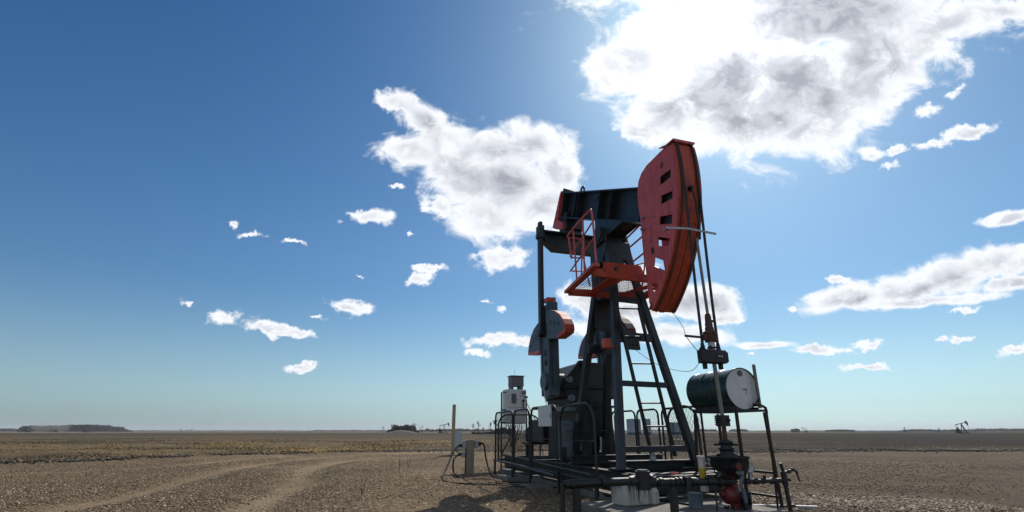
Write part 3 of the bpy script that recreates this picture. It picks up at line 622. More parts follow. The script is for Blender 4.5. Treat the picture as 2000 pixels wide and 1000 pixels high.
guard(SF,(1.3,7.2),(1.3,5.95),'guard fence hidden mostly behind the gear box and crank',feet=(0,0))
guard(SF,(1.35,5.85),(1.35,4.72),'guard fence between the gear box and the pale tanks',feet=(0,0),mesh=False)
guard(SF,(1.4,4.72),(1.4,3.86),'mesh guard fence in front of the two tall pale tanks',feet=(0,0))
guard(SF,(1.45,3.80),(1.45,2.50),'mesh guard fence nearest the drum stand',feet=(0,0))
guard(SF,(.76,2.5),(1.36,2.5),'narrow round topped mesh guard fence behind the leg nearest the drum',feet=(0,0),rad=.26)
guard(SF,(-1.1,7.25),(.0,7.25),'low round topped mesh guard fence under the control cabinet',feet=(0,0),rad=.26,ztop=1.40)
m=MB(); m.tube([(-1.42,2.45,.33),(-1.24,5.0,.33),(-1.22,7.2,.33)],.024,8); m.tube([(-1.30,1.3,.42),(-1.0,7.2,.45)],.02,8)
for u in(1.34,2.8,4.35,5.55,7.1): m.cyl((-1.22-.0,u,0),(-1.22,u,.36),.028,8)
tag(m.build('guard_rail','black',frame=SF,base=(-1.2,4.2,0)),'long low pipe rail on short stubs on the cable side of the skid','rail')
m=MB(); m.tube([(1.40,2.2,.44),(1.35,7.2,.44)],.024,8); m.tube([(.6,2.45,.44),(1.45,2.45,.44)],.022,8); m.tube([(.3,1.5,.47),(1.3,2.3,.45)],.02,8)
for u in(2.3,4.7,7.1): m.cyl((1.38,u,0),(1.38,u,.44),.028,8)
tag(m.build('guard_rail','black',frame=SF,base=(1.4,4.5,0)),'long low pipe rail under the mesh guard fences on the drum side','rail')
# sign plate
sp=thing('sign_plate','blank white plate fixed to the top of a guard fence','sign',SF,(-1.23,3.37,1.08))
m=MB(); m.bx(-1.245,-1.232,3.02,3.72,1.08,1.44); m.build('plate','white_paint',sp,bevel=.003)
m=MB(); m.bx(-1.25,-1.246,3.04,3.07,1.22,1.30); m.build('clip','dark_steel',sp)
# ==================================================================== control cabinet
CF=Frame(*SF.w((-.36,8.15,0))[:2],0,19)
cc=thing('control_cabinet','white electrical control cabinet on a pipe stand behind the motor','cabinet',CF,(0,0,0))
m=MB(); m.bx(-.27,.29,0,.42,1.19,2.10); cbd=m.build('cabinet_body','white_paint',cc,bevel=.01)
m=MB(); m.bx(-.25,.27,-.018,-.002,1.62,2.06); m.bx(-.25,.27,-.016,-.002,1.21,1.60); m.build('door','white_paint',cbd,bevel=.006)
m=MB(); m.bx(-.15,-.01,-.026,-.019,1.72,1.98); m.build('display_window','dark_window',cbd)
m=MB(); m.bx(.15,.27,-.06,-.019,1.98,2.06); m.build('vent_hood','dark_grey_box',cbd,bevel=.005)
m=MB(); m.cyl((.19,-.02,1.80),(.19,-.06,1.80),.034,12); m.bx(.18,.20,-.05,-.02,1.60,1.80); m.cyl((.25,-.02,1.90),(.25,-.05,1.90),.024,10); m.cyl((.30,.05,1.90),(.345,.05,1.90),.035,10); m.cyl((.03,-.02,1.83),(.03,-.03,1.83),.01,8)
for k,(a,b) in enumerate(((.08,.12),(.13,.17))): m.bx(a,b,-.0205,-.0185,1.905,1.915)
m.build('switch','black',cbd)
m=MB(); m.bx(-.12,.24,.05,.37,2.19,2.46); m.box((.06,.21,2.475),(.42,.38,.02)); 
m.bx(-.11,-.06,.06,.36,2.105,2.19); m.bx(.14,.22,.06,.36,2.105,2.19); m.build('cooling_hood','dark_grey_box',cc,bevel=.006)
m=MB(); m.cyl((-.02,.1,2.48),(-.02,.1,2.64),.004,5); m.build('antenna','dark_steel',cc)
m=MB(); m.tube([(-.40,.1,.0),(-.40,.1,2.02),(-.27,.1,2.02)],.022,8); m.cyl((.33,.1,0),(.33,.1,1.85),.022,8); m.tube([(-.40,.1,1.55),(-.27,.1,1.55)],.018,8); m.tube([(-.40,.1,1.22),(.33,.1,1.22)],.018,8); m.tube([(.34,.1,1.75),(.42,-.6,1.1),(.44,-.8,.4)],.012,6)
m.tube([(-.40,.1,.4),(.0,.1,1.1)],.022,8); m.tube([(-.40,.1,.3),(.33,.1,.3)],.02,8); m.build('stand','black',cc)
m=MB()
for k in range(9):
    x=-.22+k*.055; m.tube(smooth_path([(x,.2,1.20),(x+random.uniform(-.02,.02),.2,1.08),(x*.5+random.uniform(-.05,.05),.2,.9),(-.1+k*.015,.2,.6)],4),.011,6)
m.build('conduit','black',cc)
# ==================================================================== pads
def slab(name,fr,v0,v1,u0,u1,z,label):
    m=MB(); m.bx(v0,v1,u0,u1,-.1,z); return tag(m.build(name,'concrete',frame=fr,base=((v0+v1)/2,(u0+u1)/2,0),bevel=.012),label,'concrete pad')
slab('concrete_pad',SF,-1.55,.50,-.75,1.18,.11,'broad concrete pad under the wellhead and the flow line')
slab('concrete_pad',JF,-.72,.95,1.20,7.5,.10,'long concrete pad under the black skid of the pump jack')
slab('concrete_pad',SF,-1.45,-.98,5.1,6.4,.07,'small concrete pad in front of the control cabinet guards')
slab('concrete_pad',SF,-1.42,-1.02,3.6,4.3,.06,'small concrete pad below the white plate')
# ==================================================================== containers
BF=Frame(*SF.w((-1.03,.72,0))[:2],0,24)
tb=thing('plastic_tote','dirty white plastic tote with black drips standing under the flow line','tote',BF,(0,0,.11))
def loft(m,poly,levels,cx=0,cy=0,smooth=False):
    n=len(poly); vs=[(cx+p[0]*k,cy+p[1]*k,z) for z,k in levels for p in poly]
    m.add(vs,[(i*n+a,i*n+(a+1)%n,(i+1)*n+(a+1)%n,(i+1)*n+a) for i in range(len(levels)-1) for a in range(n)]+[tuple(range(n))[::-1],tuple((len(levels)-1)*n+a for a in range(n))],smooth)
def chamf(a,b,c): return [(-a+c,-b),(a-c,-b),(a,-b+c),(a,b-c),(a-c,b),(-a+c,b),(-a,b-c),(-a,-b+c)]
m=MB(); loft(m,chamf(.215,.17,.05),[(.115,.90),(.13,.96),(.22,1.0),(.36,1.0),(.385,.93),(.40,.80)]); m.build('tote_body','plastic_white',tb,bevel=.008)
m=MB(); m.cyl((-.10,-.03,.395),(-.10,-.03,.43),.035,14); m.build('cap','black',tb)
m=MB(); m.tube(smooth_path([(-.02,0,.39),(.0,0,.43),(.10,0,.435),(.14,0,.39)],4),.014,8); m.build('handle','plastic_white',tb)
m=MB()
for k in range(22):
    x=-.16+k*.0155+random.uniform(-.005,.005); l_=random.choice([.05,.09,.16,.22,.24])*random.uniform(.7,1); w=random.uniform(.006,.02)
    m.add([(x-w/2,-.1725,.365),(x+w/2,-.1725,.365),(x+w*.12,-.1725,.365-l_),(x-w*.12,-.1725,.365-l_)],[(0,1,2,3)])
for k in range(10):
    y=-.11+k*.024; l_=random.uniform(.05,.22); w=random.uniform(.008,.02)
    m.add([(-.2175,y-w/2,.365),(-.2175,y+w/2,.365),(-.2175,y+w*.1,.365-l_),(-.2175,y-w*.1,.365-l_)],[(0,1,2,3)])
m.build('oil_drips','black_ink',tb)
JF2=Frame(*SF.w((-.74,.66,0))[:2],0,55)
jg=thing('plastic_jug','small stained white plastic jug close beside the dripping tote','jug',JF2,(0,0,.11))
m=MB(); loft(m,chamf(.085,.055,.02),[(.115,.93),(.13,1.0),(.26,1.0),(.30,.7),(.33,.3)]); m.build('jug_body','plastic_white',jg,bevel=.005)
m=MB(); m.cyl((0,0,.33),(0,0,.355),.02,10); m.build('jug_cap','black',jg)
cj=thing('sample_jar','tall clear jar half full of yellow fluid beside the right leg','jar',SF,(-.30,.18,.36))
m=MB(); m.lathe((-.30,.18,.56),[(0,.045),(.11,.045),(.12,.04)],14); m.build('jar_top','plastic_clear',cj)
m=MB(); m.lathe((-.30,.18,.38),[(0,.03),(.02,.042),(.18,.044)],14); m.build('fluid','yellow',cj)
m=MB(); m.lathe((-.30,.18,.68),[(0,.052),(.025,.052)],14); m.cyl((-.30,.18,.30),(-.30,.18,.38),.05,12); m.build('jar_cap','plastic_white',cj)
m=MB(); m.bar((-.30,.18,.42),(-.26,.05,.42),.04,.03,(0,0,1)); m.build('jar_bracket','black',cj)
hs=MB(); hs.tube(smooth_path([(-.25,.10,.62),(-.23,.08,.69),(-.17,.06,.70),(-.13,.05,.63),(-.16,.05,.52),(-.18,.04,.42)],5),.018,8); tag(hs.build('grey_hose','sheet_grey',frame=SF,base=(-.2,.08,.5)),'short grey hose arching between the yellow jar and the drip pan','hose')
hs=MB(); ring=[(-.215+.035*math.cos(a),.02,.60+.10*math.sin(a)) for a in np.linspace(0,6.28,20)]; hs.tube(ring,.008,6); tag(hs.build('wire_loop','cable_black',frame=SF,base=(-.215,.02,.6)),'black loop of cable hanging beside the yellow jar','cable')
bk=thing('small_pail','small grey plastic pail on the concrete under the flow line','pail',SF,(-.42,.22,.11))
m=MB(); m.lathe((-.42,.22,.115),[(0,.08),(.16,.095),(.165,.10),(.17,.09)],18); m.build('pail_body','sheet_grey',bk)
m=MB(); m.tube(smooth_path([(-.52,.22,.28),(-.50,.20,.34),(-.42,.19,.37),(-.34,.20,.34),(-.32,.22,.28)],4),.006,6); m.build('pail_handle','black',bk)
# ==================================================================== posts and cables
def post(x,y,w,h,label,az=8):
    f=Frame(x,y,0,az); t=thing('wooden_post',label,'post',f,(0,0,0)); m=MB(); m.bx(-w/2,w/2,-w/2,w/2,-.1,h); m.build('post','wood',t,bevel=.01); return t,f
p2,f2=post(-1.05,13.45,.19,.80,'short thick wooden post with electrical boxes and cables',12)
for (a,b,z0,z1) in((-.20,-.10,.60,.78),(.10,.20,.60,.78),(-.22,-.10,.38,.52)):
    m=MB(); m.bx(a,b,-.07,.07,z0,z1); m.build('outlet_box','galv',p2,bevel=.01)
m=MB(); m.cyl((-.20,0,.66),(-.27,0,.66),.04,10); m.cyl((-.22,0,.46),(-.29,0,.45),.04,10); m.cyl((.20,0,.70),(.27,0,.70),.045,10); m.build('plug','rubber',p2)
m=MB(); m.cyl((-.115,-.08,.0),(-.115,-.08,.60),.015,6); m.build('conduit','black',p2)
p1,f1=post(-2.42,21.9,.14,2.05,'tall thin wooden post standing alone left of the guards',8)
eb=thing('junction_box','pale grey metal junction box just behind the tall wooden post','box',Frame(-2.32,22.6,0,5),(0,0,0))
m=MB(); m.bx(-.22,.20,0,.22,.28,.98); m.bx(-.19,.17,-.015,-.002,.32,.94); m.build('box_body','tank_white',eb,bevel=.01)
m=MB(); m.cyl((.08,.1,0),(.08,.1,.3),.03,8); m.build('box_leg','galv',eb)
def gcable(label,pts,r=.021):
    m=MB(); m.tube(smooth_path(pts,8),r,8); tag(m.build('power_cable','cable_black',frame=WF,base=pts[len(pts)//2]),label,'cable','power cables from the short post')
gcable('long black cable looping from the short post along the gravel to the pump jack',[(-1.31,13.40,.67),(-1.42,13.2,.55),(-1.50,12.7,.25),(-1.52,12.0,.04),(-1.35,11.2,.02),(-.9,10.75,.02),(-.45,10.6,.02),(.1,10.2,.02),(.7,10.0,.02),(1.3,9.9,.03)])
gcable('black cable from the lower box of the short post, ending in an S',[(-1.33,13.40,.44),(-1.42,13.2,.35),(-1.38,12.8,.12),(-1.2,12.2,.03),(-.95,11.7,.02),(-.6,11.75,.02),(-.35,11.4,.02),(-.3,10.9,.02)])
gcable('black cable drooping from the short post on the cabinet side',[(-.79,13.43,.71),(-.70,13.3,.68),(-.62,12.9,.38),(-.5,12.4,.12),(-.32,11.8,.03),(-.1,11.5,.02)])
gcable('pair of thin cables snaking over the gravel toward the flow line',[(-.3,10.9,.02),(.3,10.4,.02),(1.0,10.0,.02),(1.5,9.3,.02),(1.55,8.6,.03),(1.7,8.0,.12),(2.1,7.3,.12),(2.3,6.9,.12)],.013)
exec_far=True
gcable('black hose lying in loops on the concrete beside the dripping tote',[(1.35,8.0,.12),(1.65,7.75,.13),(1.95,7.65,.13),(1.75,7.45,.13),(1.45,7.55,.13),(1.7,7.85,.14),(2.2,7.9,.13)],.017)
gcable('second dark cable running along the gravel past the guard rail toward the tote',[(-.2,11.2,.02),(.3,10.9,.02),(.8,10.2,.02),(1.2,9.6,.02),(1.3,8.9,.02),(1.4,8.3,.10)],.018)
# ==================================================================== GROUND
def road_d(X,Y):
    """signed wheel-track measure on the pad"""
    pass
def vnoise(X,Y,s,seed):
    r=np.random.default_rng(seed); G=r.random((256,256)); x=X*s+1000;y=Y*s+1000
    xi=np.floor(x).astype(int);yi=np.floor(y).astype(int);fx=x-xi;fy=y-yi; fx=fx*fx*(3-2*fx);fy=fy*fy*(3-2*fy)
    g=lambda a,b:G[a%256,b%256]
    return (g(xi,yi)*(1-fx)+g(xi+1,yi)*fx)*(1-fy)+(g(xi,yi+1)*(1-fx)+g(xi+1,yi+1)*fx)*fy-.5
def fb(X,Y,s,o=4,seed=1):
    a=0;w=1
    for k in range(o): a=a+w*vnoise(X,Y,s*2**k,seed+k); w*=.5
    return a
TR=[[(-6.6,3),(-6.3,6),(-6.1,8.5),(-7.0,12),(-7.9,16),(-7.6,20),(-5.5,24),(-1,26.5),(6,27)],
    [(-20,7),(-14.5,10),(-10.6,14),(-9.8,19),(-8.5,23),(-4,26),(3,28)],
    [(-3.4,3),(-3.5,7),(-4.3,11),(-5.6,15),(-5.6,19),(-3.2,23),(2,25.2),(8,25.5)],
    [(4,12),(8,11),(14,11.5),(22,14),(34,18)],[(5,9),(9,8.6),(15,9),(24,11),(36,14)],[(9,24),(16,21),(24,19.5),(40,20)]]
def seg_dist(X,Y,line):
    P=np.array([(p.x,p.y) for p in smooth_path([(a,b,0) for a,b in line],8)]); D=np.full(X.shape,1e9)
    for i in range(len(P)-1):
        a,b=P[i],P[i+1]; d=b-a; t=np.clip(((X-a[0])*d[0]+(Y-a[1])*d[1])/(d@d),0,1)
        D=np.minimum(D,np.hypot(X-a[0]-t*d[0],Y-a[1]-t*d[1]))
    return D
def trackmask(X,Y):
    m=0*X
    for i,l in enumerate(TR): m=np.maximum(m,np.exp(-(seg_dist(X,Y,l)/(.34 if i<3 else .5))**2)*(1 if i<3 else .8))
    return m
EDX=[-60,-30,-14.2,-15.4,-13.2,-8,-4,3,11,20,28,60]; 
def pad_edge(X):      # pad reaches to this Y
    return np.interp(X,[-80,-40,-24,-17,-14.5,-12.5,-9,-4,3,11,20,28,60],[17,16.5,16,16.5,19.5,24,26.5,28.3,28,27.2,28,29.2,31])+.5*vnoise(X,X*0,.7,5)+.35*vnoise(X,X*0,2.3,6)
def height(X,Y):
    tr=trackmask(X,Y)
    h=.03*fb(X,Y,.5,4,11)+.018*fb(X,Y,3,3,21)-.035*tr
    for l in TR[:3]:
        d=seg_dist(X,Y,l); h=h+.035*np.exp(-((d-.75)/.22)**2)
    return h
xs=np.concatenate([np.arange(-80,-16,.5),np.arange(-16,16,.1),np.arange(16,61,.4)]); ys=np.concatenate([np.arange(-6,5.5,.5),np.arange(5.5,16,.07),np.arange(16,31.5,.16)])
X,Y=np.meshgrid(xs,ys); ED=pad_edge(X)
Z=.02+height(X,Y); Z=np.where(Y>ED,-.12,Z); near=np.clip((ED-Y)/.3,0,1); Z=np.where(Y<=ED,Z*near-.0*(1-near),Z)
T=trackmask(X,Y)
def grid(name,X,Y,Z,mat,attr=None):
    ny,nx=X.shape; me=bpy.data.meshes.new(name)
    idx=np.arange(nx*ny).reshape(ny,nx); F_=np.stack([idx[:-1,:-1],idx[:-1,1:],idx[1:,1:],idx[1:,:-1]],-1).reshape(-1,4)
    me.vertices.add(nx*ny); me.vertices.foreach_set('co',np.stack([X,Y,Z],-1).ravel()); nf=len(F_)
    me.loops.add(nf*4); me.loops.foreach_set('vertex_index',F_.ravel()); me.polygons.add(nf); me.polygons.foreach_set('loop_start',np.arange(nf)*4)
    me.polygons.foreach_set('use_smooth',np.ones(nf,bool)); me.update(calc_edges=True)
    for k,a in (attr or {}).items():
        at=me.attributes.new(k,'FLOAT','POINT'); at.data.foreach_set('value',a.ravel().astype(np.float32))
    me.materials.append(mat); o=bpy.data.objects.new(name,me); COL.objects.link(o); return o
def gravel_mat():
    m,nt,b=nodes('gravel'); g=N(nt,'ShaderNodeNewGeometry').outputs['Position']
    vo=N(nt,'ShaderNodeTexVoronoi'); vo.inputs['Scale'].default_value=26; nt.links.new(g,vo.inputs['Vector'])
    vb=N(nt,'ShaderNodeTexVoronoi'); vb.inputs['Scale'].default_value=11; nt.links.new(g,vb.inputs['Vector'])
    n1=noise(nt,.55,6,.6,g); n2=noise(nt,60,4,.6,g)
    sep=N(nt,'ShaderNodeSeparateColor'); nt.links.new(vo.outputs['Color'],sep.inputs[0])
    r=ramp(nt,[(0,(0.076,0.053,0.031)),(.35,(0.149,0.106,0.063)),(.7,(0.216,0.158,0.096)),(.93,(0.319,0.242,0.153)),(1,(0.536,0.427,0.288))],sep.outputs[0])
    # fine dirt
    r2=ramp(nt,[(.3,(0.174,0.128,0.078)),(.7,(0.263,0.198,0.127))],n2.outputs[0])
    at=N(nt,'ShaderNodeAttribute',attribute_name='track')
    dirt=N(nt,'ShaderNodeMath',operation='ADD'); 
    rr_=ramp(nt,[(.42,(0,0,0)),(.62,(1,1,1))],n1.outputs[0]); mm=N(nt,'ShaderNodeMath',operation='MULTIPLY'); nt.links.new(rr_.outputs[0],mm.inputs[0]); mm.inputs[1].default_value=.55
    m2=N(nt,'ShaderNodeMath',operation='MAXIMUM'); nt.links.new(mm.outputs[0],m2.inputs[0]); nt.links.new(at.outputs['Fac'],m2.inputs[1])
    mx=N(nt,'ShaderNodeMix',data_type='RGBA'); nt.links.new(m2.outputs[0],mx.inputs[0]); nt.links.new(r.outputs[0],mx.inputs[6]); nt.links.new(r2.outputs[0],mx.inputs[7])
    n3=noise(nt,.16,5,.6,g,1.0); r3=ramp(nt,[(.3,(.62,.60,.58)),(.7,(1.1,1.06,1.0))],n3.outputs[0])
    m4=N(nt,'ShaderNodeMix',data_type='RGBA',blend_type='MULTIPLY'); m4.inputs[0].default_value=1; nt.links.new(mx.outputs[2],m4.inputs[6]); nt.links.new(r3.outputs[0],m4.inputs[7])
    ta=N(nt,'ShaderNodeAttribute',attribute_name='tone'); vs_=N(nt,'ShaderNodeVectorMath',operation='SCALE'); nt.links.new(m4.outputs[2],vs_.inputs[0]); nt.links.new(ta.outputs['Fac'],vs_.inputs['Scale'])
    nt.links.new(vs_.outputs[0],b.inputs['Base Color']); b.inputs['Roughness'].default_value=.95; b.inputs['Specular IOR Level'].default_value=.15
    bp=N(nt,'ShaderNodeBump'); bp.inputs['Strength'].default_value=.9; bp.inputs['Distance'].default_value=.03
    inv=N(nt,'ShaderNodeMath',operation='SUBTRACT'); inv.inputs[0].default_value=1; nt.links.new(vo.outputs['Distance'],inv.inputs[1])
    ad=N(nt,'ShaderNodeMath',operation='ADD'); nt.links.new(inv.outputs[0],ad.inputs[0]); nt.links.new(n2.outputs[0],ad.inputs[1])
    nt.links.new(ad.outputs[0],bp.inputs['Height']); nt.links.new(bp.outputs[0],b.inputs['Normal']); return m
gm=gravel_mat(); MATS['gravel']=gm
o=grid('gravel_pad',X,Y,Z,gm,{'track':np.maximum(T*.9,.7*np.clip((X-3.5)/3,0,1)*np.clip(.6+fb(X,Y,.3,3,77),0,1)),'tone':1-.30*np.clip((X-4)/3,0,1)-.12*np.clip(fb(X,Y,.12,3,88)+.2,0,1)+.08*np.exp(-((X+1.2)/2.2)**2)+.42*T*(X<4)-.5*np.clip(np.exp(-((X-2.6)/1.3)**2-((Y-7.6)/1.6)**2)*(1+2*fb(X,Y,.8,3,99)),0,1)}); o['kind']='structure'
# stones
def stones(name,n,xr,yr,dens,smin,smax,mat,seed,zf=height,inpad=True):
    r=np.random.default_rng(seed); P=[]; tot=0
    while tot<n:
        y=r.uniform(*yr,n*3); x=r.uniform(-1,1,n*3)*(y*1.12)*1.0+0*y
        ok=(x>xr[0])&(x<xr[1])&(r.random(n*3)<dens(x,y))&(y<pad_edge(x)-.1 if inpad else y>-9)
        P.append(np.stack([x[ok],y[ok]],-1)); tot+=ok.sum()
    P=np.concatenate(P)[:n]; x,y=P[:,0],P[:,1]
    sz=smin+(smax-smin)*r.random(n)**2.5; z=.02+zf(x,y)+sz*.15
    base=np.array([(1,0,0),(-1,0,0),(0,1,0),(0,-1,0),(0,0,1),(0,0,-1),(.6,.6,.55),(-.6,-.6,.5)])[:6]
    fc=np.array([(0,2,4),(2,1,4),(1,3,4),(3,0,4),(2,0,5),(1,2,5),(3,1,5),(0,3,5)])
    V=base[None]*(.6+.55*r.random((n,6,1)))+r.uniform(-.22,.22,(n,6,3)); V[:,:,2]*=.65
    a=r.uniform(0,6.28,n); c,s=np.cos(a)[:,None],np.sin(a)[:,None]; vx=V[:,:,0]*c-V[:,:,1]*s; vy=V[:,:,0]*s+V[:,:,1]*c
    V=np.stack([vx,vy,V[:,:,2]],-1)*sz[:,None,None]+np.stack([x,y,z],-1)[:,None]
    Fc=(fc[None]+6*np.arange(n)[:,None,None]).reshape(-1,3)
    me=bpy.data.meshes.new(name); me.vertices.add(n*6); me.vertices.foreach_set('co',V.ravel()); nf=len(Fc); me.loops.add(nf*3); me.loops.foreach_set('vertex_index',Fc.ravel().astype(np.int32)); me.polygons.add(nf); me.polygons.foreach_set('loop_start',np.arange(nf)*3)
    me.update(calc_edges=True); at=me.attributes.new('rnd','FLOAT','POINT'); at.data.foreach_set('value',np.repeat(r.random(n),6).astype(np.float32)); me.materials.append(mat)
    o=bpy.data.objects.new(name,me); COL.objects.link(o); return o
def stone_mat(nm,stops):
    m,nt,b=nodes(nm); at=N(nt,'ShaderNodeAttribute',attribute_name='rnd'); r=ramp(nt,stops,at.outputs['Fac']); nt.links.new(r.outputs[0],b.inputs['Base Color']); b.inputs['Roughness'].default_value=.85; b.inputs['Specular IOR Level'].default_value=.3; return m
sm_=stone_mat('stone',[(0,(0.076,0.056,0.036)),(.4,(0.154,0.111,0.067)),(.75,(0.242,0.176,0.108)),(.93,(0.360,0.277,0.178)),(1,(0.618,0.514,0.367))])
def dens(x,y): return np.clip(.85-1.1*trackmask(x,y)+1.1*fb(x,y,.45,3,31)-.45*np.clip((x-3.5)/3,0,1)-.5*np.exp(-((x+.9)/1.6)**2),.03,1)*np.clip(9/y,0,1)**1.2
tag(stones('gravel_stones',100000,(-20,20),(6.2,20),dens,.008,.026,sm_,3),'loose brown gravel stones scattered over the pad','gravel',kind='stuff')
# windrow of clods near the right side of the well
mh=lambda x,y:height(x,y)
tag(stones('gravel_windrow',9000,(3.0,6.6),(6.2,9.2),lambda x,y:np.clip(np.exp(-((y-(8.6-.28*(x-3)))/.8)**2),0,1),.014,.045,stone_mat('red_gravel',[(0,(.085,.060,.04)),(.5,(.18,.128,.085)),(.9,(.30,.225,.155)),(1,(.55,.47,.36))]),9),'reddish loose gravel heaped beside the wellhead','gravel',kind='stuff')
# field
def field_mat():
    m,nt,b=nodes('field'); g=N(nt,'ShaderNodeNewGeometry').outputs['Position']; sp=N(nt,'ShaderNodeSeparateXYZ'); nt.links.new(g,sp.inputs[0])
    n=noise(nt,1.1,9,.72,g); straw=ramp(nt,[(.32,(.055,.042,.028)),(.5,(.12,.09,.052)),(.66,(.25,.18,.085))],n.outputs[0])
    soil=ramp(nt,[(.3,(.048,.038,.028)),(.7,(.10,.08,.058))],n.outputs[0])
    mp=N(nt,'ShaderNodeMapping'); mp.inputs['Scale'].default_value=(.004,.03,0); nt.links.new(g,mp.inputs[0]); nb=noise(nt,1,5,.6,mp.outputs[0])
    dark=ramp(nt,[(.3,(.020,.017,.014)),(.7,(.045,.039,.032))],n.outputs[0])
    mp2=N(nt,'ShaderNodeMapping'); mp2.inputs['Scale'].default_value=(.03,.05,0); nt.links.new(g,mp2.inputs[0]); n2=noise(nt,1,5,.6,mp2.outputs[0])
    def mrr(x,a,b_,c=0,d=1):
        q=N(nt,'ShaderNodeMapRange'); nt.links.new(x,q.inputs[0])
        for i_,v_ in enumerate((a,b_,c,d)): q.inputs[i_+1].default_value=v_
        return q.outputs[0]
    def mth(op,a,b_,cl=False):
        q=N(nt,'ShaderNodeMath',operation=op); q.use_clamp=cl
        for i_,x in enumerate((a,b_)):
            if hasattr(x,'links'): nt.links.new(x,q.inputs[i_])
            else: q.inputs[i_].default_value=x
        return q.outputs[0]
    def mxc(f_,a,b_):
        q=N(nt,'ShaderNodeMix',data_type='RGBA'); nt.links.new(f_,q.inputs[0]); nt.links.new(a,q.inputs[6]); nt.links.new(b_,q.inputs[7]); return q.outputs[2]
    nz_=mrr(n2.outputs[0],.35,.65,-.45,.45)
    m1=mxc(mth('ADD',mrr(sp.outputs[1],40,150),mth('MULTIPLY',nz_,.5),True),straw.outputs[0],soil.outputs[0])
    # the ploughed field east of the pad: the wedge where X is past a line running away from the well
    xr=mth('ADD',mrr(mth('SUBTRACT',sp.outputs[0],mth('MULTIPLY',sp.outputs[1],-.06)),-3,9),nz_,True)
    m1=mxc(xr,m1,dark.outputs[0])
    band=ramp(nt,[(.42,(.085,.068,.05)),(.5,(.18,.135,.095)),(.62,(.27,.20,.14))],nb.outputs[0])
    far=mth('MULTIPLY',mrr(sp.outputs[1],260,460),mrr(mth('DIVIDE',sp.outputs[0],mth('MAXIMUM',sp.outputs[1],1.0)),.45,.75,1,.15))
    class _O: pass
    m2=_O(); m2.outputs=[None,None,mxc(far,m1,band.outputs[0])]
    nt.links.new(m2.outputs[2],b.inputs['Base Color']); b.inputs['Roughness'].default_value=1; b.inputs['Specular IOR Level'].default_value=.05
    bp=N(nt,'ShaderNodeBump'); bp.inputs['Strength'].default_value=.8; bp.inputs['Distance'].default_value=.15; nt.links.new(n.outputs[0],bp.inputs['Height']); nt.links.new(bp.outputs[0],b.inputs['Normal']); return m
fm=field_mat(); MATS['field']=fm
xs=np.concatenate([[-6000,-2500,-1000,-400,-200],np.arange(-120,121,1.2),[200,400,1000,2500,6000]]); ys=np.concatenate([[-3000,-500,-50,5],np.arange(12,110,.9),[130,160,200,260,340,450,600,900,1500,3000,7000]])
X,Y=np.meshgrid(xs,ys); Z=np.where((Y>pad_edge(X)-2)&(Y<120),.07*fb(X,Y,.35,4,41)+.01,0.0); Z=np.where(Y<pad_edge(X)-1.5,-.25,Z)
Z=np.where((Y<12),-.25,Z); Z=np.where((abs(X)>150)&(Y>=5)&(Y<120),0,Z)
o=grid('ground',X,Y,Z,fm); o['kind']='structure'
# clods along the pad edge
cm=stone_mat('clod',[(0,(.035,.028,.022)),(.6,(.075,.06,.045)),(1,(.14,.11,.08))])
fz=lambda x,y:.07*fb(x,y,.35,4,41)+.01
tag(stones('earth_clods',14000,(-60,60),(14,36),lambda x,y:np.exp(-((y-pad_edge(x)-.5)/1.3)**2)*np.clip(.5+1.6*fb(x,y,.5,3,55),0,1),.02,.10,cm,5,fz,None),'dark clods of earth along the field edge','earth',kind='stuff')
# straw
def straw():
    r=np.random.default_rng(12); n=80000; y=15+70*r.random(n*4)**1.8; x=r.uniform(-1,1,n*4)*y*1.15
    dn=np.clip((8-x)/14,0.04,1)*np.clip((85-y)/50,0,1)*np.clip(.35+2.2*fb(x,y,.22,4,61),0,1)
    ok=(y>pad_edge(x)-.5+.8*r.random(n*4))&(r.random(n*4)<dn); x=x[ok][:n]; y=y[ok][:n]; n=len(x)
    a=r.uniform(0,6.28,n); lean=r.uniform(.7,1.5,n); L=r.uniform(.06,.22,n)*np.clip(.7+fb(x,y,.5,2,3),.5,1.2); w=.005+.0006*y
    z=fz(x,y); d=np.stack([np.cos(a)*np.sin(lean),np.sin(a)*np.sin(lean),np.cos(lean)],-1)*L[:,None]; s=np.stack([-np.sin(a),np.cos(a),0*a],-1)*w[:,None]
    p=np.stack([x,y,z],-1); V=np.stack([p-s,p+s,p+d],1)
    me=bpy.data.meshes.new('dry_grass'); me.vertices.add(n*3); me.vertices.foreach_set('co',V.ravel()); me.loops.add(n*3); me.loops.foreach_set('vertex_index',np.arange(n*3,dtype=np.int32)); me.polygons.add(n); me.polygons.foreach_set('loop_start',np.arange(n)*3); me.update(calc_edges=True)
    at=me.attributes.new('rnd','FLOAT','POINT'); at.data.foreach_set('value',np.repeat(np.clip(.40+1.2*fb(x,y,.14,3,71)+.45*(r.random(n)-.5),0,1),3).astype(np.float32))
    me.materials.append(stone_mat('straw',[(0,(.075,.058,.036)),(.35,(.15,.11,.06)),(.65,(.26,.175,.06)),(.85,(.46,.29,.07)),(1,(.5,.38,.18))]))
    o=bpy.data.objects.new('dry_grass',me); COL.objects.link(o); tag(o,'yellow and brown dry grass and stubble in the field','grass',kind='stuff')
straw()
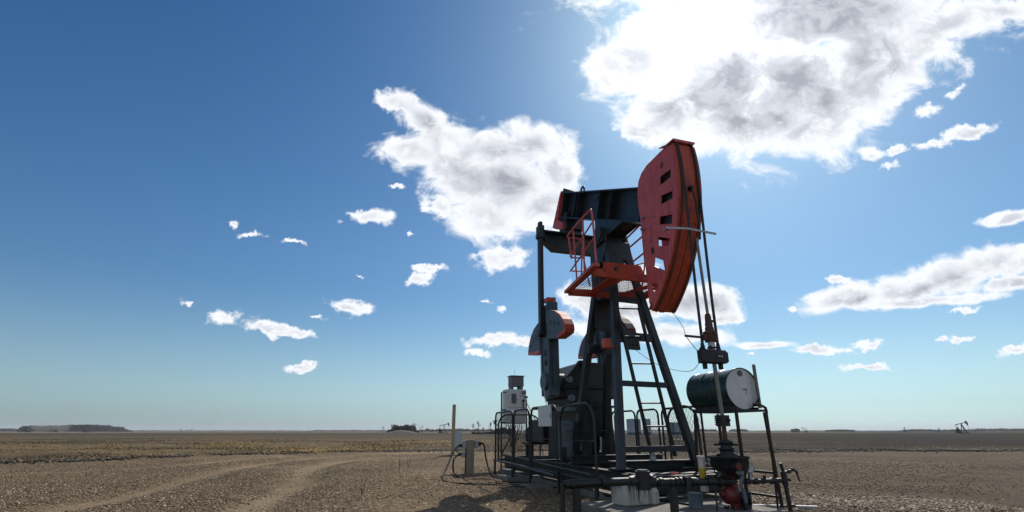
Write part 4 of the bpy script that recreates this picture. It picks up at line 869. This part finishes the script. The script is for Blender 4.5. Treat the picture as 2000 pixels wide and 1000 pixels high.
# thin weeds on the pad
for (x,y,h) in((-3.0,14.5,.55),(-2.45,9.0,.32),(-2.9,15.2,.4)):
    m=MB()
    for k in range(5):
        a=random.uniform(0,6.28); l=h*random.uniform(.5,1); m.rings([(x,y,0),(x+.02*math.cos(a),y+.02*math.sin(a),l*.5),(x+.07*math.cos(a),y+.07*math.sin(a),l)],[.004,.003,.001],4)
    tag(m.build('weed','twig',base=(x,y,0)),'thin dry weed stalks on the gravel, '+('in front of the tall post' if h==.55 else 'nearest the camera' if h==.32 else 'set back behind another stalk'),'weed')
# ==================================================================== FAR THINGS
def px(X_,Y_): return X_
def at(pxx,Y_):   # world X of something seen on the given bearing (tangent) at distance Y
    return (pxx-1000)/979*.944*Y_
def small_jack(label,x,y,h,az,mirror=False,group='distant pump jacks on the plain'):
    t=thing('pump_jack',label,'pump jack',Frame(x,y,0,az),(0,0,0),group); s=h/6.0
    def b(mb,nm): 
        mb.v=[(a*s,b_*s,c*s) for a,b_,c in mb.v]; return mb.build(nm,'black',t)
    m=MB(); m.bx(-3.2,2.6,-.8,.8,0,.4); m.bx(-3.0,-1.3,-.6,.6,.4,2.0); b(m,'base')
    m=MB(); m.bar((.0,0,4.6),(1.4,-.7,.4),.25,.25); m.bar((0,0,4.6),(1.4,.7,.4),.25,.25); m.bar((0,0,4.6),(-.7,0,.4),.25,.25); b(m,'samson_post')
    tl=.22
    m=MB(); m.bar((-2.6,0,4.75-tl*2.6),(2.3,0,4.75+tl*2.3),.4,.35,(0,1,0)); b(m,'walking_beam')
    m=MB(); m.plate([(2.1,6.0),(2.6,5.9),(3.0,5.2),(3.05,4.4),(2.8,3.7),(2.2,4.9)],[],-.25,.25,'vz'); b(m,'horse_head')
    m=MB(); m.bar((-2.5,-.5,4.2),(-2.3,-.5,1.9),.12,.12); m.bar((-2.5,.5,4.2),(-2.3,.5,1.9),.12,.12); m.plate([(-2.9,2.6),(-2.3,3.0),(-1.9,2.2),(-2.2,1.5),(-2.8,1.6)],[],-.6,-.4,'vz'); b(m,'crank')
    m=MB(); m.cyl((2.98,0,4.6),(2.98,0,.3),.05,5); b(m,'polished_rod')
    return t
small_jack('small black pump jack on the horizon beside the tall wooden post',at(867,260),260,5.0,0)
small_jack('black pump jack on the dark field far right, largest of the distant ones',at(1881,250),250,5.6,-8)
small_jack('tiny pump jack against the long wood at far left',at(171,520),520,6.5,14)
small_jack('tiny pump jack on the horizon between the drum and the far right pump jack',at(1767,520),520,5.0,40)
small_jack('tiny pump jack just left of the largest distant pump jack',at(1834,560),560,4.5,30)
small_jack('tiny pump jack on the horizon above the riser pipe valve',at(1572,500),500,4.5,170)
m=MB(); x_=at(1554,500); m.bx(x_-3,x_+3,498,503,0,2.6); m.plate([(x_-3.2,2.6),(x_+3.2,2.6),(x_,3.4)],[],498,503,'vz'); tag(m.build('equipment_shed','shed_grey',base=(x_,500,0)),'small dark shed on the horizon beyond the riser pipe','shed')
# tanks
def tank(label,x0,x1,Y_,h,mat='tank_white'):
    xa,xb=at(x0,Y_),at(x1,Y_); r_=(xb-xa)/2; cx=(xa+xb)/2
    t=thing('storage_tank',label,'tank',Frame(cx,Y_,0,0),(0,0,0),'storage tanks behind the pump jack')
    m=MB(); m.lathe((0,0,.7),[(0,r_),(h-.7,r_),(h-.68,r_*1.01),(h-.6,r_*1.01),(h-.35,0.05)],32); m.build('shell',mat,t)
    m=MB(); m.lathe((0,0,-.2),[(0,r_*1.01),(.9,r_*1.01)],32); m.build('skirt','tank_blue',t)
    m=MB(); m.cyl((.2,0,h-.4),(.2,0,h+.1),.15,8); m.build('vent','dark_steel',t)
    return t
tank('pale blue tank with a dark blue foot, seen between the left leg and the ladder',1225,1252,150,4.1)
tank('pale blue tank with a dark blue foot, seen just right of the ladder rail',1256,1272,152,4.2)
tank('low pale tank behind the mesh guard, left of two',1303,1318,160,3.4,'galv')
tank('low pale blue tank behind the mesh guard and the right leg',1317,1336,158,3.3)
t=thing('treater_vessel','tall dark vessel with a railed top hidden mostly behind the left leg','vessel',Frame(at(1205,120),120,0,0),(0,0,0))
m=MB(); m.lathe((0,0,0),[(0,.55),(4.2,.55),(4.4,.3)],20); m.build('shell','shed_grey',t)
m=MB(); m.tube([(-.6,0,4.2),(-.6,0,5.3),(.6,0,5.3),(.6,0,4.2)],.04,6); m.tube([(-.6,0,4.8),(.6,0,4.8)],.03,6); m.build('top_railing','black',t)
# bare trees
def tree(label,x,y,h,seed,name='bare_tree',spread=.5,group='bare trees on the horizon',dense=1):
    r=random.Random(seed); t=thing(name,label,'tree',Frame(x,y,0,0),(0,0,0),group)
    tr=MB(); cr=MB(); cr2=[]
    def br(mb,p,d,l,rad,lev):
        q=p+d*l; mb.rings([p,q],[max(rad,h*.006),max(rad*.65,h*.005)],4 if lev else 6,False)
        if lev>=4: return
        n=3 if lev<3 else 3
        for k in range(n+(1 if dense>1 else 0)):
            a=r.uniform(0,6.28); s_=r.uniform(.35,.8)*(spread+.5); ax=Vector((math.cos(a),math.sin(a),0))
            nd=(d+ax*s_*.9+Vector((0,0,.12))).normalized(); br(cr,p+d*l*r.uniform(.55,1),nd,l*r.uniform(.55,.8),rad*.55,lev+1)
    tr.rings([(0,0,-.2),(0,0,h*.16),(r.uniform(-.1,.1),0,h*.34)],[h*.028,h*.022,h*.016],6)
    br(cr,Vector((0,0,h*.30)),Vector((r.uniform(-.1,.1),0,1)).normalized(),h*.26,h*.014,1)
    br(cr,Vector((0,0,h*.22)),Vector((r.uniform(-.6,.6),r.uniform(-.3,.3),1)).normalized(),h*.24,h*.010,1)
    tr.build('trunk','bark',t); cr.build('crown','twig',t); return t
TL=[(754,.8,'small thin bare tree left of the dark thicket, leftmost'),(761,.62,'short bare tree just left of the dark thicket'),(737,.4,'stunted bare tree standing alone far left of the thicket')]
D=300
def hgt(pxh,Dd): return pxh/979*Dd*1.05
spec=[(737,6,300,'stunted bare tree standing apart at the left of the dark thicket',1),(743,8,300,'thin bare tree leftmost of the close pair beside the thicket',1),(747,13,300,'taller bare tree of the close pair beside the thicket',1),
 (764,19,290,'tall thin bare tree at the left end of the dark thicket',1),(769,17,290,'bushy bare tree over the left end of the dark thicket',2),(774,16,292,'round bare tree above the left part of the dark thicket',2),
 (786,14,290,'low bare tree in the middle of the dark thicket',2),(797,15,290,'slender bare tree right of the middle of the thicket',1),(802,18,290,'tall forked bare tree in the right part of the thicket',1),(810,19,288,'dense tall bare tree at the right end of the thicket',3),
 (824,15,300,'lone bare tree between the thicket and the small pump jack',1),
 (924,20,200,'airy bare tree left of the control cabinet, leftmost of its row',1),(934,25,200,'tallest bare tree left of the control cabinet',1),(943,14,205,'shortest bare tree between the tallest one and the cabinet',1),
 (959,25,195,'bare tree growing behind the low scrub left of the guards',1),(968,26,195,'bare tree partly hidden by the farthest guard fence',2)]
for i,(xp,ph,Dd,lb,dn) in enumerate(spec): tree(lb,at(xp,Dd),Dd,hgt(ph,Dd),100+i,dense=dn,spread=.35 if dn<3 else .25)
for xp,ph,lb in((352,9,'tiny lone bare tree on the left horizon'),(366,7,'tiny bare tree, left one of a pair on the left horizon'),(373,8,'tiny bare tree, right one of a pair on the left horizon')): tree(lb,at(xp,450),450,hgt(ph,450),300+xp,dense=1)
# thicket / scrub masses: many small twig faces
TWM={'twig':stone_mat('twig_mass',[(0,(.025,.021,.018)),(.6,(.07,.06,.05)),(1,(.14,.12,.10))]),'far_wood':stone_mat('wood_mass',[(0,(.022,.018,.014)),(.5,(.06,.050,.038)),(1,(.13,.108,.082))])}
def thicket(name,label,cx,cy,w,d,h,n,leaf,mat,seed,prof=None,kind='stuff',cat='thicket'):
    r=np.random.default_rng(seed); x=r.uniform(-w,w,n); y=r.uniform(-d,d,n); lump=.45+1.1*np.abs(vnoise(x,y*0,7/w if w<60 else .16,seed))+.9*np.clip(vnoise(x,y*0,16/w if w<60 else .5,seed+3),0,1)
    hh=h*lump*np.clip(1-(np.abs(x)/w)**3,0,1) if prof is None else h*lump*prof(x/w); z=hh*r.random(n)**.75
    a=r.uniform(0,6.28,n); b=r.uniform(-1,1,n); L=leaf*r.uniform(.5,1.3,n)
    d1=np.stack([np.cos(a)*L,np.sin(a)*L,b*L],-1); d2=np.stack([-np.sin(a)*L*.4,np.cos(a)*L*.4,L*.8],-1); p=np.stack([x,y,z],-1)
    V=np.stack([p-d1*.5,p+d1*.5,p+d2],1); me=bpy.data.meshes.new(name); me.vertices.add(n*3); me.vertices.foreach_set('co',V.ravel()); me.loops.add(n*3); me.loops.foreach_set('vertex_index',np.arange(n*3,dtype=np.int32)); me.polygons.add(n); me.polygons.foreach_set('loop_start',np.arange(n)*3); me.update(calc_edges=True); at_=me.attributes.new('rnd','FLOAT','POINT'); at_.data.foreach_set('value',np.repeat(np.clip(.5+.9*vnoise(x,y*0,6/w if w<60 else .12,seed+9)+.5*(r.random(n)-.5),0,1),3).astype(np.float32)); me.materials.append(TWM[mat])
    o=bpy.data.objects.new(name,me); o.location=(cx,cy,0); COL.objects.link(o); tag(o,label,cat,kind=kind); return o
thicket('scrub_thicket','dark leafless thicket on the horizon left of centre',at(787,290),290,at(815,290)/2-at(758,290)/2,6,4.0,11000,.5,'twig',1)
thicket('scrub_thicket','low dark scrub behind the guards left of the cabinet',at(965,190),190,7.5,6,3.2,9000,.45,'twig',2,lambda t:np.clip(.35+.65*t,0.1,1))
thicket('far_wood','long brown leafless wood on the far left horizon',at(149,900),900,at(149,900)/2*-1/at(149,900)*0+ (at(240,900)-at(58,900))/2,25,9.6,26000,2.0,'far_wood',3,lambda t:np.clip(1.15-(np.abs(t+.05))**5,0,1)*np.where(t>.2,1-.35*(t-.2),1))
for i,(xa,xb,h_,Dd) in enumerate([(815,1000,3.4,900),(0,52,5,1200),(240,600,2.2,1600),(600,760,2.6,1500),(1000,1340,3,1300),(1365,1396,2.8,1000),(1430,1455,3,1000),(1620,1660,1.8,900),(1760,1890,2.6,1000),(1890,2080,5,1000),(1460,1760,1.5,1500),(-60,0,6,1200)]):
    xa_,xb_=at(xa,Dd),at(xb,Dd); thicket('treeline',"low hazy treeline on the horizon, "+["between the small pump jack and the cabinet","at the far left edge","left of centre, very thin","left of the dark thicket","behind the tanks","just right of the right leg","between the drum stand legs","beyond the riser pipe, short","left of the largest distant pump jack","at the far right edge","between the drum and the far right, very thin","off the left edge"][i],(xa_+xb_)/2,Dd,abs(xb_-xa_)/2,15,h_,int(3500),2.2,'far_wood',20+i,lambda t:np.clip(1.4-np.abs(t)**4,0.3,1),cat='treeline')
# spoil heap
m=MB(); pts=[]; n=26
x0=at(785,270)
for j in range(9):
    for k in range(n):
        a=2*math.pi*k/n; rr_=9*(1-j/8); pts.append((x0+rr_*math.cos(a)*1.0,270+rr_*.5*math.sin(a),1.5*(1-(1-j/8)**1.3)+(.15*random.random() if 0<j<8 else 0)))
m.add(pts,[(j*n+k,j*n+(k+1)%n,(j+1)*n+(k+1)%n,(j+1)*n+k) for j in range(8) for k in range(n)],True); tag(m.build('earth_heap','field' if 0 else 'soil',base=(x0,270,0)),'low heap of earth in front of the dark thicket','earth heap')
# tractors with dust
def tractor(label,xp,Dd,s=1.0):
    t=thing('tractor',label,'tractor',Frame(at(xp,Dd),Dd,0,8),(0,0,0),'tractors working the far field')
    def b(mb,nm,mt): mb.v=[(a*s,b_*s,c*s) for a,b_,c in mb.v]; return mb.build(nm,mt,t)
    m=MB(); m.bx(-.2,2.4,-.6,.6,1.0,2.1); b(m,'hood','tractor_red'); m=MB(); m.bx(-1.6,0,-.9,.9,1.6,3.3); b(m,'cab','dark_window')
    for x,y,r_ in((-1.1,-1.3,1.0),(-1.1,1.3,1.0),(1.7,-1.1,.7),(1.7,1.1,.7)):
        m=MB(); m.cyl((x,y-.35,r_),(x,y+.35,r_),r_,18); b(m,'wheel','rubber')
    m=MB(); m.bx(-7,-2,-4,4,.3,.9); m.bar((-2,0,.8),(-1,0,.9),.2,.2,(0,1,0)); b(m,'implement','rust')
tractor('small dark tractor pulling an implement, the farther left of two below the wood',54,560)
tractor('small dark tractor raising pale dust in front of the wood',109,600,.8)
def vol(name,label,c,sz,dens,col,kind='stuff'):
    m,nt,b=nodes(name); nt.nodes.remove(b); out=[n for n in nt.nodes if n.type=='OUTPUT_MATERIAL'][0]; pv=N(nt,'ShaderNodeVolumePrincipled'); pv.inputs['Color'].default_value=(*col,1); pv.inputs['Density'].default_value=dens
    pv.inputs['Anisotropy'].default_value=.3; nt.links.new(pv.outputs[0],out.inputs['Volume']); MATS[name]=m
    bm=bmesh.new(); bmesh.ops.create_icosphere(bm,subdivisions=3,radius=1)
    for v in bm.verts:
        k=1+.18*math.sin(v.co.x*5+v.co.z*3)+.12*math.sin(v.co.z*7+1); v.co=Vector((v.co.x*sz[0]*k,v.co.y*sz[1],v.co.z*sz[2]*k))
    me=bpy.data.meshes.new(name); bm.to_mesh(me); bm.free(); me.materials.append(m); o=bpy.data.objects.new(name,me); o.location=c; COL.objects.link(o); tag(o,label,'dust',kind=kind)
vol('dust_cloud','pale dust plume behind the farther tractor',(at(84,640),640,5.5),(13,8,5.2),.022,(.75,.66,.55))
vol('dust_cloud','pale dust plume behind the nearer tractor in front of the wood',(at(119,640),640,5.5),(8,8,5.6),.022,(.75,.66,.55))
vol('smoke_plume','faint thin smoke rising over the long wood',(at(125,700),700,24),(12,10,24),.0035,(.55,.50,.45))
vol('smoke_plume','faint thin smoke rising over the empty part of the horizon',(at(412,900),900,28),(9,9,28),.004,(.55,.50,.45))
HAZE=True
if HAZE:
    m,nt,b=nodes('haze'); nt.nodes.remove(b); out=[n for n in nt.nodes if n.type=='OUTPUT_MATERIAL'][0]; pv=N(nt,'ShaderNodeVolumePrincipled'); pv.inputs['Color'].default_value=(.84,.88,.92,1); pv.inputs['Density'].default_value=.00014; pv.inputs['Anisotropy'].default_value=.2
    nt.links.new(pv.outputs[0],out.inputs['Volume']); MATS['haze']=m
    mb=MB(); mb.bx(-7500,7500,-4000,8500,-1.5,60); o=mb.build('haze','haze'); tag(o,'thin pale haze over the plain','haze',kind='stuff')
# ==================================================================== SKY
SAZ,SEL=R(27),R(42.5)
sd=Vector((math.sin(SAZ)*math.cos(SEL),math.cos(SAZ)*math.cos(SEL),math.sin(SEL)))
L=bpy.data.lights.new('sun','SUN'); L.energy=3.7; L.angle=R(.53); L.color=(1,.95,.87); lo=bpy.data.objects.new('sun',L); COL.objects.link(lo)
lo.rotation_euler=sd.to_track_quat('Z','Y').to_euler()
W=bpy.data.worlds.new('World'); S.world=W; W.use_nodes=True; nt=W.node_tree
for n in list(nt.nodes): nt.nodes.remove(n)
out=N(nt,'ShaderNodeOutputWorld'); sky=N(nt,'ShaderNodeTexSky'); sky.sky_type='NISHITA'; sky.sun_disc=False; sky.sun_elevation=SEL; sky.sun_rotation=SAZ
sky.altitude=400; sky.air_density=.8; sky.dust_density=1.0; sky.ozone_density=4
bg=N(nt,'ShaderNodeBackground'); bg.inputs[1].default_value=.08
hs_=N(nt,'ShaderNodeHueSaturation'); hs_.inputs['Saturation'].default_value=1.17; nt.links.new(sky.outputs[0],hs_.inputs['Color'])
el_=N(nt,'ShaderNodeSeparateXYZ'); nt.links.new(N(nt,'ShaderNodeTexCoord').outputs['Generated'],el_.inputs[0])
es_=N(nt,'ShaderNodeMapRange'); es_.interpolation_type='SMOOTHSTEP'; nt.links.new(el_.outputs[2],es_.inputs[0])
for i_,v_ in enumerate((-.10,.26,.05,1.05)): es_.inputs[i_+1].default_value=v_
e2_=N(nt,'ShaderNodeMapRange'); nt.links.new(el_.outputs[2],e2_.inputs[0]); e3_=N(nt,'ShaderNodeMapRange'); nt.links.new(el_.outputs[2],e3_.inputs[0])
for i_,v_ in enumerate((.2,.85,0,.26)): e2_.inputs[i_+1].default_value=v_
for i_,v_ in enumerate((0,.35,.84,1)): e3_.inputs[i_+1].default_value=v_
ea_=N(nt,'ShaderNodeMath',operation='ADD'); nt.links.new(es_.outputs[0],ea_.inputs[0]); nt.links.new(e2_.outputs[0],ea_.inputs[1])
nt.links.new(ea_.outputs[0],hs_.inputs['Saturation']); nt.links.new(e3_.outputs[0],hs_.inputs['Value'])
tint=N(nt,'ShaderNodeMix',data_type='RGBA',blend_type='MULTIPLY'); tint.inputs[0].default_value=1; nt.links.new(hs_.outputs[0],tint.inputs[6]); tint.inputs[7].default_value=(.80,1.10,1.12,1)
nt.links.new(tint.outputs[2],bg.inputs[0])
# world-fixed tangent plane round the direction due north, 19.3 degrees up
pt=math.atan(342/979); fw=(0,math.cos(pt),math.sin(pt)); up=(0,-math.sin(pt),math.cos(pt))
tc=N(nt,'ShaderNodeTexCoord').outputs['Generated']
def vm(op,a,b=None):
    n=N(nt,'ShaderNodeVectorMath',operation=op)
    for i,x in enumerate((a,b)):
        if x is None: continue
        if hasattr(x,'links'): nt.links.new(x,n.inputs[i])
        else: n.inputs[i].default_value=x
    return n.outputs['Value'] if op in('DOT_PRODUCT','LENGTH') else n.outputs[0]
def ma(op,a,b=0.0,c=0.0,clamp=False,tree=None):
    t=tree or nt; n=t.nodes.new('ShaderNodeMath'); n.operation=op; n.use_clamp=clamp
    for i,x in enumerate((a,b,c)):
        if hasattr(x,'links'): t.links.new(x,n.inputs[i])
        else: n.inputs[i].default_value=x
    return n.outputs[0]
df=ma('MAXIMUM',vm('DOT_PRODUCT',tc,fw),.02); dx=ma('DIVIDE',vm('DOT_PRODUCT',tc,(1,0,0)),df); dy=ma('DIVIDE',vm('DOT_PRODUCT',tc,up),df)
cx=N(nt,'ShaderNodeCombineXYZ'); nt.links.new(dx,cx.inputs[0]); nt.links.new(dy,cx.inputs[1]); P0=cx.outputs[0]
CL=[ # big bright cloud (x,y,rx,ry,rot)
(1240,118,115,62,-15),(1330,60,120,70,0),(1410,150,185,130,0),(1440,255,135,62,5),(1560,190,200,115,-15),(1600,240,130,60,-20),(1700,130,170,85,-25),(1600,20,330,95,0),(1860,45,170,42,-12),(1300,215,100,62,25),(1960,25,90,28,0),(1500,-90,480,120,0),(1260,255,50,28,10),(1800,90,90,38,-30),
# centre cloud
(778,200,52,22,12),(835,235,62,38,35),(800,300,68,34,10),(880,290,85,55,20),(960,290,75,45,0),(1040,285,75,50,0),(1090,330,45,55,0),(900,350,100,55,30),(990,360,115,70,0),(945,425,75,42,20),(1060,410,75,48,-10),(860,400,40,20,30),
# small ones
(985,503,58,22,-12),(1010,498,32,20,0),(840,522,40,9,5),(822,543,34,14,-15),(805,552,22,8,0),(725,425,46,17,0),(690,418,20,8,0),(440,618,32,17,-10),(530,640,56,13,12),(575,652,40,9,8),(685,600,45,16,8),(588,717,34,9,0),(362,594,14,9,20),(452,442,12,8,0),(488,459,32,7,0),(575,472,18,6,10),(625,618,17,5,0),(698,537,10,4,0),
(965,662,52,12,-8),(1020,662,40,12,0),(935,690,27,8,5),(975,604,12,7,0),(948,592,18,6,0),(800,455,8,8,0),(770,360,16,6,0),
# behind the tower
(1150,585,60,28,10),(1230,595,110,45,0),(1340,590,100,38,8),(1395,595,55,32,10),(1200,640,90,25,0),(1330,655,95,18,0),(1395,622,60,12,0),(1250,545,60,22,0),(1485,668,62,8,4),
# right band
(1650,585,95,24,-5),(1760,565,120,34,-8),(1860,540,120,38,-14),(1960,515,100,34,-12),(1635,547,34,10,0),(1800,590,150,12,-3),(1544,602,14,9,0),(1980,560,70,14,-6),(1970,428,62,14,-10),(1880,607,34,7,0),
(1700,300,34,16,0),(1750,295,30,9,-10),(1815,280,46,13,-8),(1895,257,52,14,-6),(1815,216,32,15,-10),(1862,180,26,12,-15),(1735,322,22,7,-10),
(1600,682,54,9,3),(1692,673,30,9,0),(1830,663,20,6,0),(1884,662,32,7,4),(1980,683,36,11,-8),(1695,718,42,8,0),(1470,688,12,4,0)]
G=bpy.data.node_groups.new('cloud_density','ShaderNodeTree')
G.interface.new_socket('P',in_out='INPUT',socket_type='NodeSocketVector'); G.interface.new_socket('D',in_out='OUTPUT',socket_type='NodeSocketFloat')
gi=G.nodes.new('NodeGroupInput'); go=G.nodes.new('NodeGroupOutput')
wn=G.nodes.new('ShaderNodeTexNoise'); wn.inputs['Scale'].default_value=7; wn.inputs['Detail'].default_value=3; G.links.new(gi.outputs[0],wn.inputs[0])
wv=G.nodes.new('ShaderNodeVectorMath'); wv.operation='MULTIPLY_ADD'; G.links.new(wn.outputs['Color'],wv.inputs[0]); wv.inputs[1].default_value=(.045,.045,0)
sb=G.nodes.new('ShaderNodeVectorMath'); sb.operation='SUBTRACT'; G.links.new(gi.outputs[0],sb.inputs[0]); sb.inputs[1].default_value=(.0225,.0225,0); G.links.new(sb.outputs[0],wv.inputs[2])
wn2=G.nodes.new('ShaderNodeTexNoise'); wn2.inputs['Scale'].default_value=24; wn2.inputs['Detail'].default_value=4; wn2.inputs['Roughness'].default_value=.65; G.links.new(gi.outputs[0],wn2.inputs[0])
ws=G.nodes.new('ShaderNodeVectorMath'); ws.operation='MULTIPLY_ADD'; G.links.new(wn2.outputs['Color'],ws.inputs[0]); ws.inputs[1].default_value=(.075,.045,0)
sb2=G.nodes.new('ShaderNodeVectorMath'); sb2.operation='SUBTRACT'; G.links.new(gi.outputs[0],sb2.inputs[0]); sb2.inputs[1].default_value=(.0375,.0225,0); G.links.new(sb2.outputs[0],ws.inputs[2])
cur=None
for (x,y,rx,ry,ro) in CL:
    gt=G.nodes.new('ShaderNodeTexGradient'); gt.gradient_type='SPHERICAL'; tm=gt.texture_mapping; tm.vector_type='TEXTURE'
    tm.translation=((x-1000)/979,(500-y)/979,0); tm.rotation=(0,0,R(-ro)); tm.scale=(rx*1.12*2.2/979,ry*1.12*2.2/979,1)
    src=wv.outputs[0] if max(rx,ry)>60 else ws.outputs[0]
    G.links.new(src,gt.inputs[0])
    fo=gt.outputs['Fac']
    if max(rx,ry)<47: fo=ma('MULTIPLY',fo,.86 if max(rx,ry)<36 else .94,tree=G)
    cur=fo if cur is None else ma('SMOOTH_MAX',cur,fo,.11,tree=G)
base=ma('MULTIPLY_ADD',cur,2.2*1.3,-1.2*1.3,tree=G)
mpn=G.nodes.new('ShaderNodeMapping'); mpn.inputs['Scale'].default_value=(1,1.35,1); G.links.new(gi.outputs[0],mpn.inputs[0])
nz=G.nodes.new('ShaderNodeTexNoise'); nz.inputs['Scale'].default_value=13; nz.inputs['Detail'].default_value=9; nz.inputs['Roughness'].default_value=.62; nz.inputs['Distortion'].default_value=.4; G.links.new(mpn.outputs[0],nz.inputs[0])
nn=ma('MULTIPLY',ma('SUBTRACT',nz.outputs[0],.5,tree=G),2.6,tree=G); G.interface.new_socket('N',in_out='OUTPUT',socket_type='NodeSocketFloat'); G.interface.new_socket('C',in_out='OUTPUT',socket_type='NodeSocketColor')
G.links.new(ma('ADD',base,nn,tree=G),go.inputs[0]); G.links.new(nn,go.inputs[1]); G.links.new(nz.outputs['Color'],go.inputs[2])
def dens(v): g=N(nt,'ShaderNodeGroup'); g.node_tree=G; nt.links.new(v,g.inputs[0]); return g.outputs[0]
sun2=Vector(((1390-1000)/979,(500-10)/979,0))
tosun=vm('NORMALIZE',vm('SUBTRACT',tuple(sun2),P0))
gA=N(nt,'ShaderNodeGroup'); gA.node_tree=G; nt.links.new(P0,gA.inputs[0]); D0=gA.outputs[0]
shp=vm('MULTIPLY',vm('ADD',P0,vm('SCALE',tosun)),(1,1.35,1))
nz1=N(nt,'ShaderNodeTexNoise'); nz1.inputs['Scale'].default_value=13; nz1.inputs['Detail'].default_value=6; nz1.inputs['Roughness'].default_value=.62; nz1.inputs['Distortion'].default_value=.4; nt.links.new(shp,nz1.inputs[0])
D1=ma('ADD',ma('SUBTRACT',D0,gA.outputs[1]),ma('MULTIPLY',ma('SUBTRACT',nz1.outputs[0],.5),2.6))
# fix scale input
for n in nt.nodes:
    if n.type=='VECT_MATH' and n.operation=='SCALE': n.inputs['Scale'].default_value=.022
def mr(x,a,b,c=0,d=1,smooth=True):
    n=N(nt,'ShaderNodeMapRange'); n.interpolation_type='SMOOTHSTEP' if smooth else 'LINEAR'; nt.links.new(x,n.inputs[0])
    for i,v in enumerate((a,b,c,d)): n.inputs[i+1].default_value=v
    return n.outputs[0]
alpha=mr(D0,-.16,.52)
lit=mr(ma('SUBTRACT',D0,D1),-.35,.35)
core=None
wsh=vm('ADD',P0,vm('MULTIPLY',vm('SUBTRACT',gA.outputs[2],(.5,.5,.5)),(.10,.10,0)))
for (x,y,rx,ry,ro,a_) in [(1590,70,150,95,-25,1),(1500,150,140,60,-20,1),(1380,205,90,35,-25,.8),(1490,235,80,28,0,.75),(1680,170,100,30,-15,.8),(1570,-20,130,80,0,1),(1800,60,70,18,-10,.35),
  (985,355,95,48,15,.62),(830,240,45,22,40,.5),(1010,290,60,22,0,.45),(900,330,50,25,20,.4),(1250,612,120,26,3,.7),(1370,600,60,22,0,.5),(1850,566,150,15,-9,.6),(1690,592,80,11,-4,.5),(1960,530,60,14,-10,.45),(1000,515,40,8,0,.3),(540,648,40,7,8,.3),(685,606,30,7,5,.3)]:
    gt=N(nt,'ShaderNodeTexGradient'); gt.gradient_type='SPHERICAL'; tm=gt.texture_mapping; tm.vector_type='TEXTURE'
    tm.translation=((x-1000)/979,(500-y)/979,0); tm.rotation=(0,0,R(-ro)); tm.scale=(rx*1.7/979,ry*1.7/979,1); nt.links.new(wsh,gt.inputs[0])
    q=ma('MULTIPLY',gt.outputs['Fac'],a_); core=q if core is None else ma('SMOOTH_MAX',core,q,.15)
body=mr(D0,.25,1.1)
shade=ma('MULTIPLY',body,ma('ADD',ma('MULTIPLY',mr(core,.0,.6),.64),ma('MULTIPLY',ma('SUBTRACT',1.0,lit),.46)),clamp=True)
cosS=vm('DOT_PRODUCT',tc,tuple(sd)); glow=ma('POWER',ma('MAXIMUM',cosS,0.0),38.0); glow2=ma('POWER',ma('MAXIMUM',cosS,0.0),260.0)
cr=ramp(nt,[(0,(.93,.95,.98)),(.4,(.66,.68,.73)),(1,(.36,.37,.42))],shade)
bgc=N(nt,'ShaderNodeBackground'); nt.links.new(cr.outputs[0],bgc.inputs[0])
strg=ma('ADD',ma('ADD',.99,ma('MULTIPLY',glow,.14)),ma('MULTIPLY',glow2,.9)); nt.links.new(strg,bgc.inputs[1])
front=mr(vm('DOT_PRODUCT',tc,fw),.1,.3)
bn=N(nt,'ShaderNodeTexNoise'); bn.inputs['Scale'].default_value=2.6; bn.inputs['Detail'].default_value=8; bn.inputs['Roughness'].default_value=.6; nt.links.new(vm('MULTIPLY',tc,(1,1,2.0)),bn.inputs[0])
back=ma('MULTIPLY',mr(bn.outputs[0],.42,.54),mr(vm('DOT_PRODUCT',tc,fw),.25,-.05,0,.55))  # unseen clouds behind the camera, added as fill light
alpha=ma('MAXIMUM',ma('MULTIPLY',alpha,front),back)
zz=N(nt,'ShaderNodeSeparateXYZ'); nt.links.new(tc,zz.inputs[0]); alpha=ma('MULTIPLY',alpha,mr(zz.outputs[2],.02,.10,.35,.97))
mix=N(nt,'ShaderNodeMixShader'); nt.links.new(alpha,mix.inputs[0]); nt.links.new(bg.outputs[0],mix.inputs[1]); nt.links.new(bgc.outputs[0],mix.inputs[2]); nt.links.new(mix.outputs[0],out.inputs[0])
W.cycles.sampling_method='MANUAL'; W.cycles.sample_map_resolution=512
# ==================================================================== CAMERA
cd=bpy.data.cameras.new('Camera'); cam=bpy.data.objects.new('Camera',cd); COL.objects.link(cam); S.camera=cam
cam.location=(0,0,1); cam.rotation_euler=(R(90)+pt,0,0); cd.sensor_width=36; cd.lens=36*979/2000; cd.clip_start=.05; cd.clip_end=20000
S.view_settings.view_transform='Standard'; S.view_settings.look='None'; S.view_settings.exposure=.18; S.view_settings.gamma=1
S.cycles.volume_bounces=0; S.cycles.max_bounces=6; S.cycles.transparent_max_bounces=16
for o in bpy.data.objects:
    if '_b' in o: del o['_b']
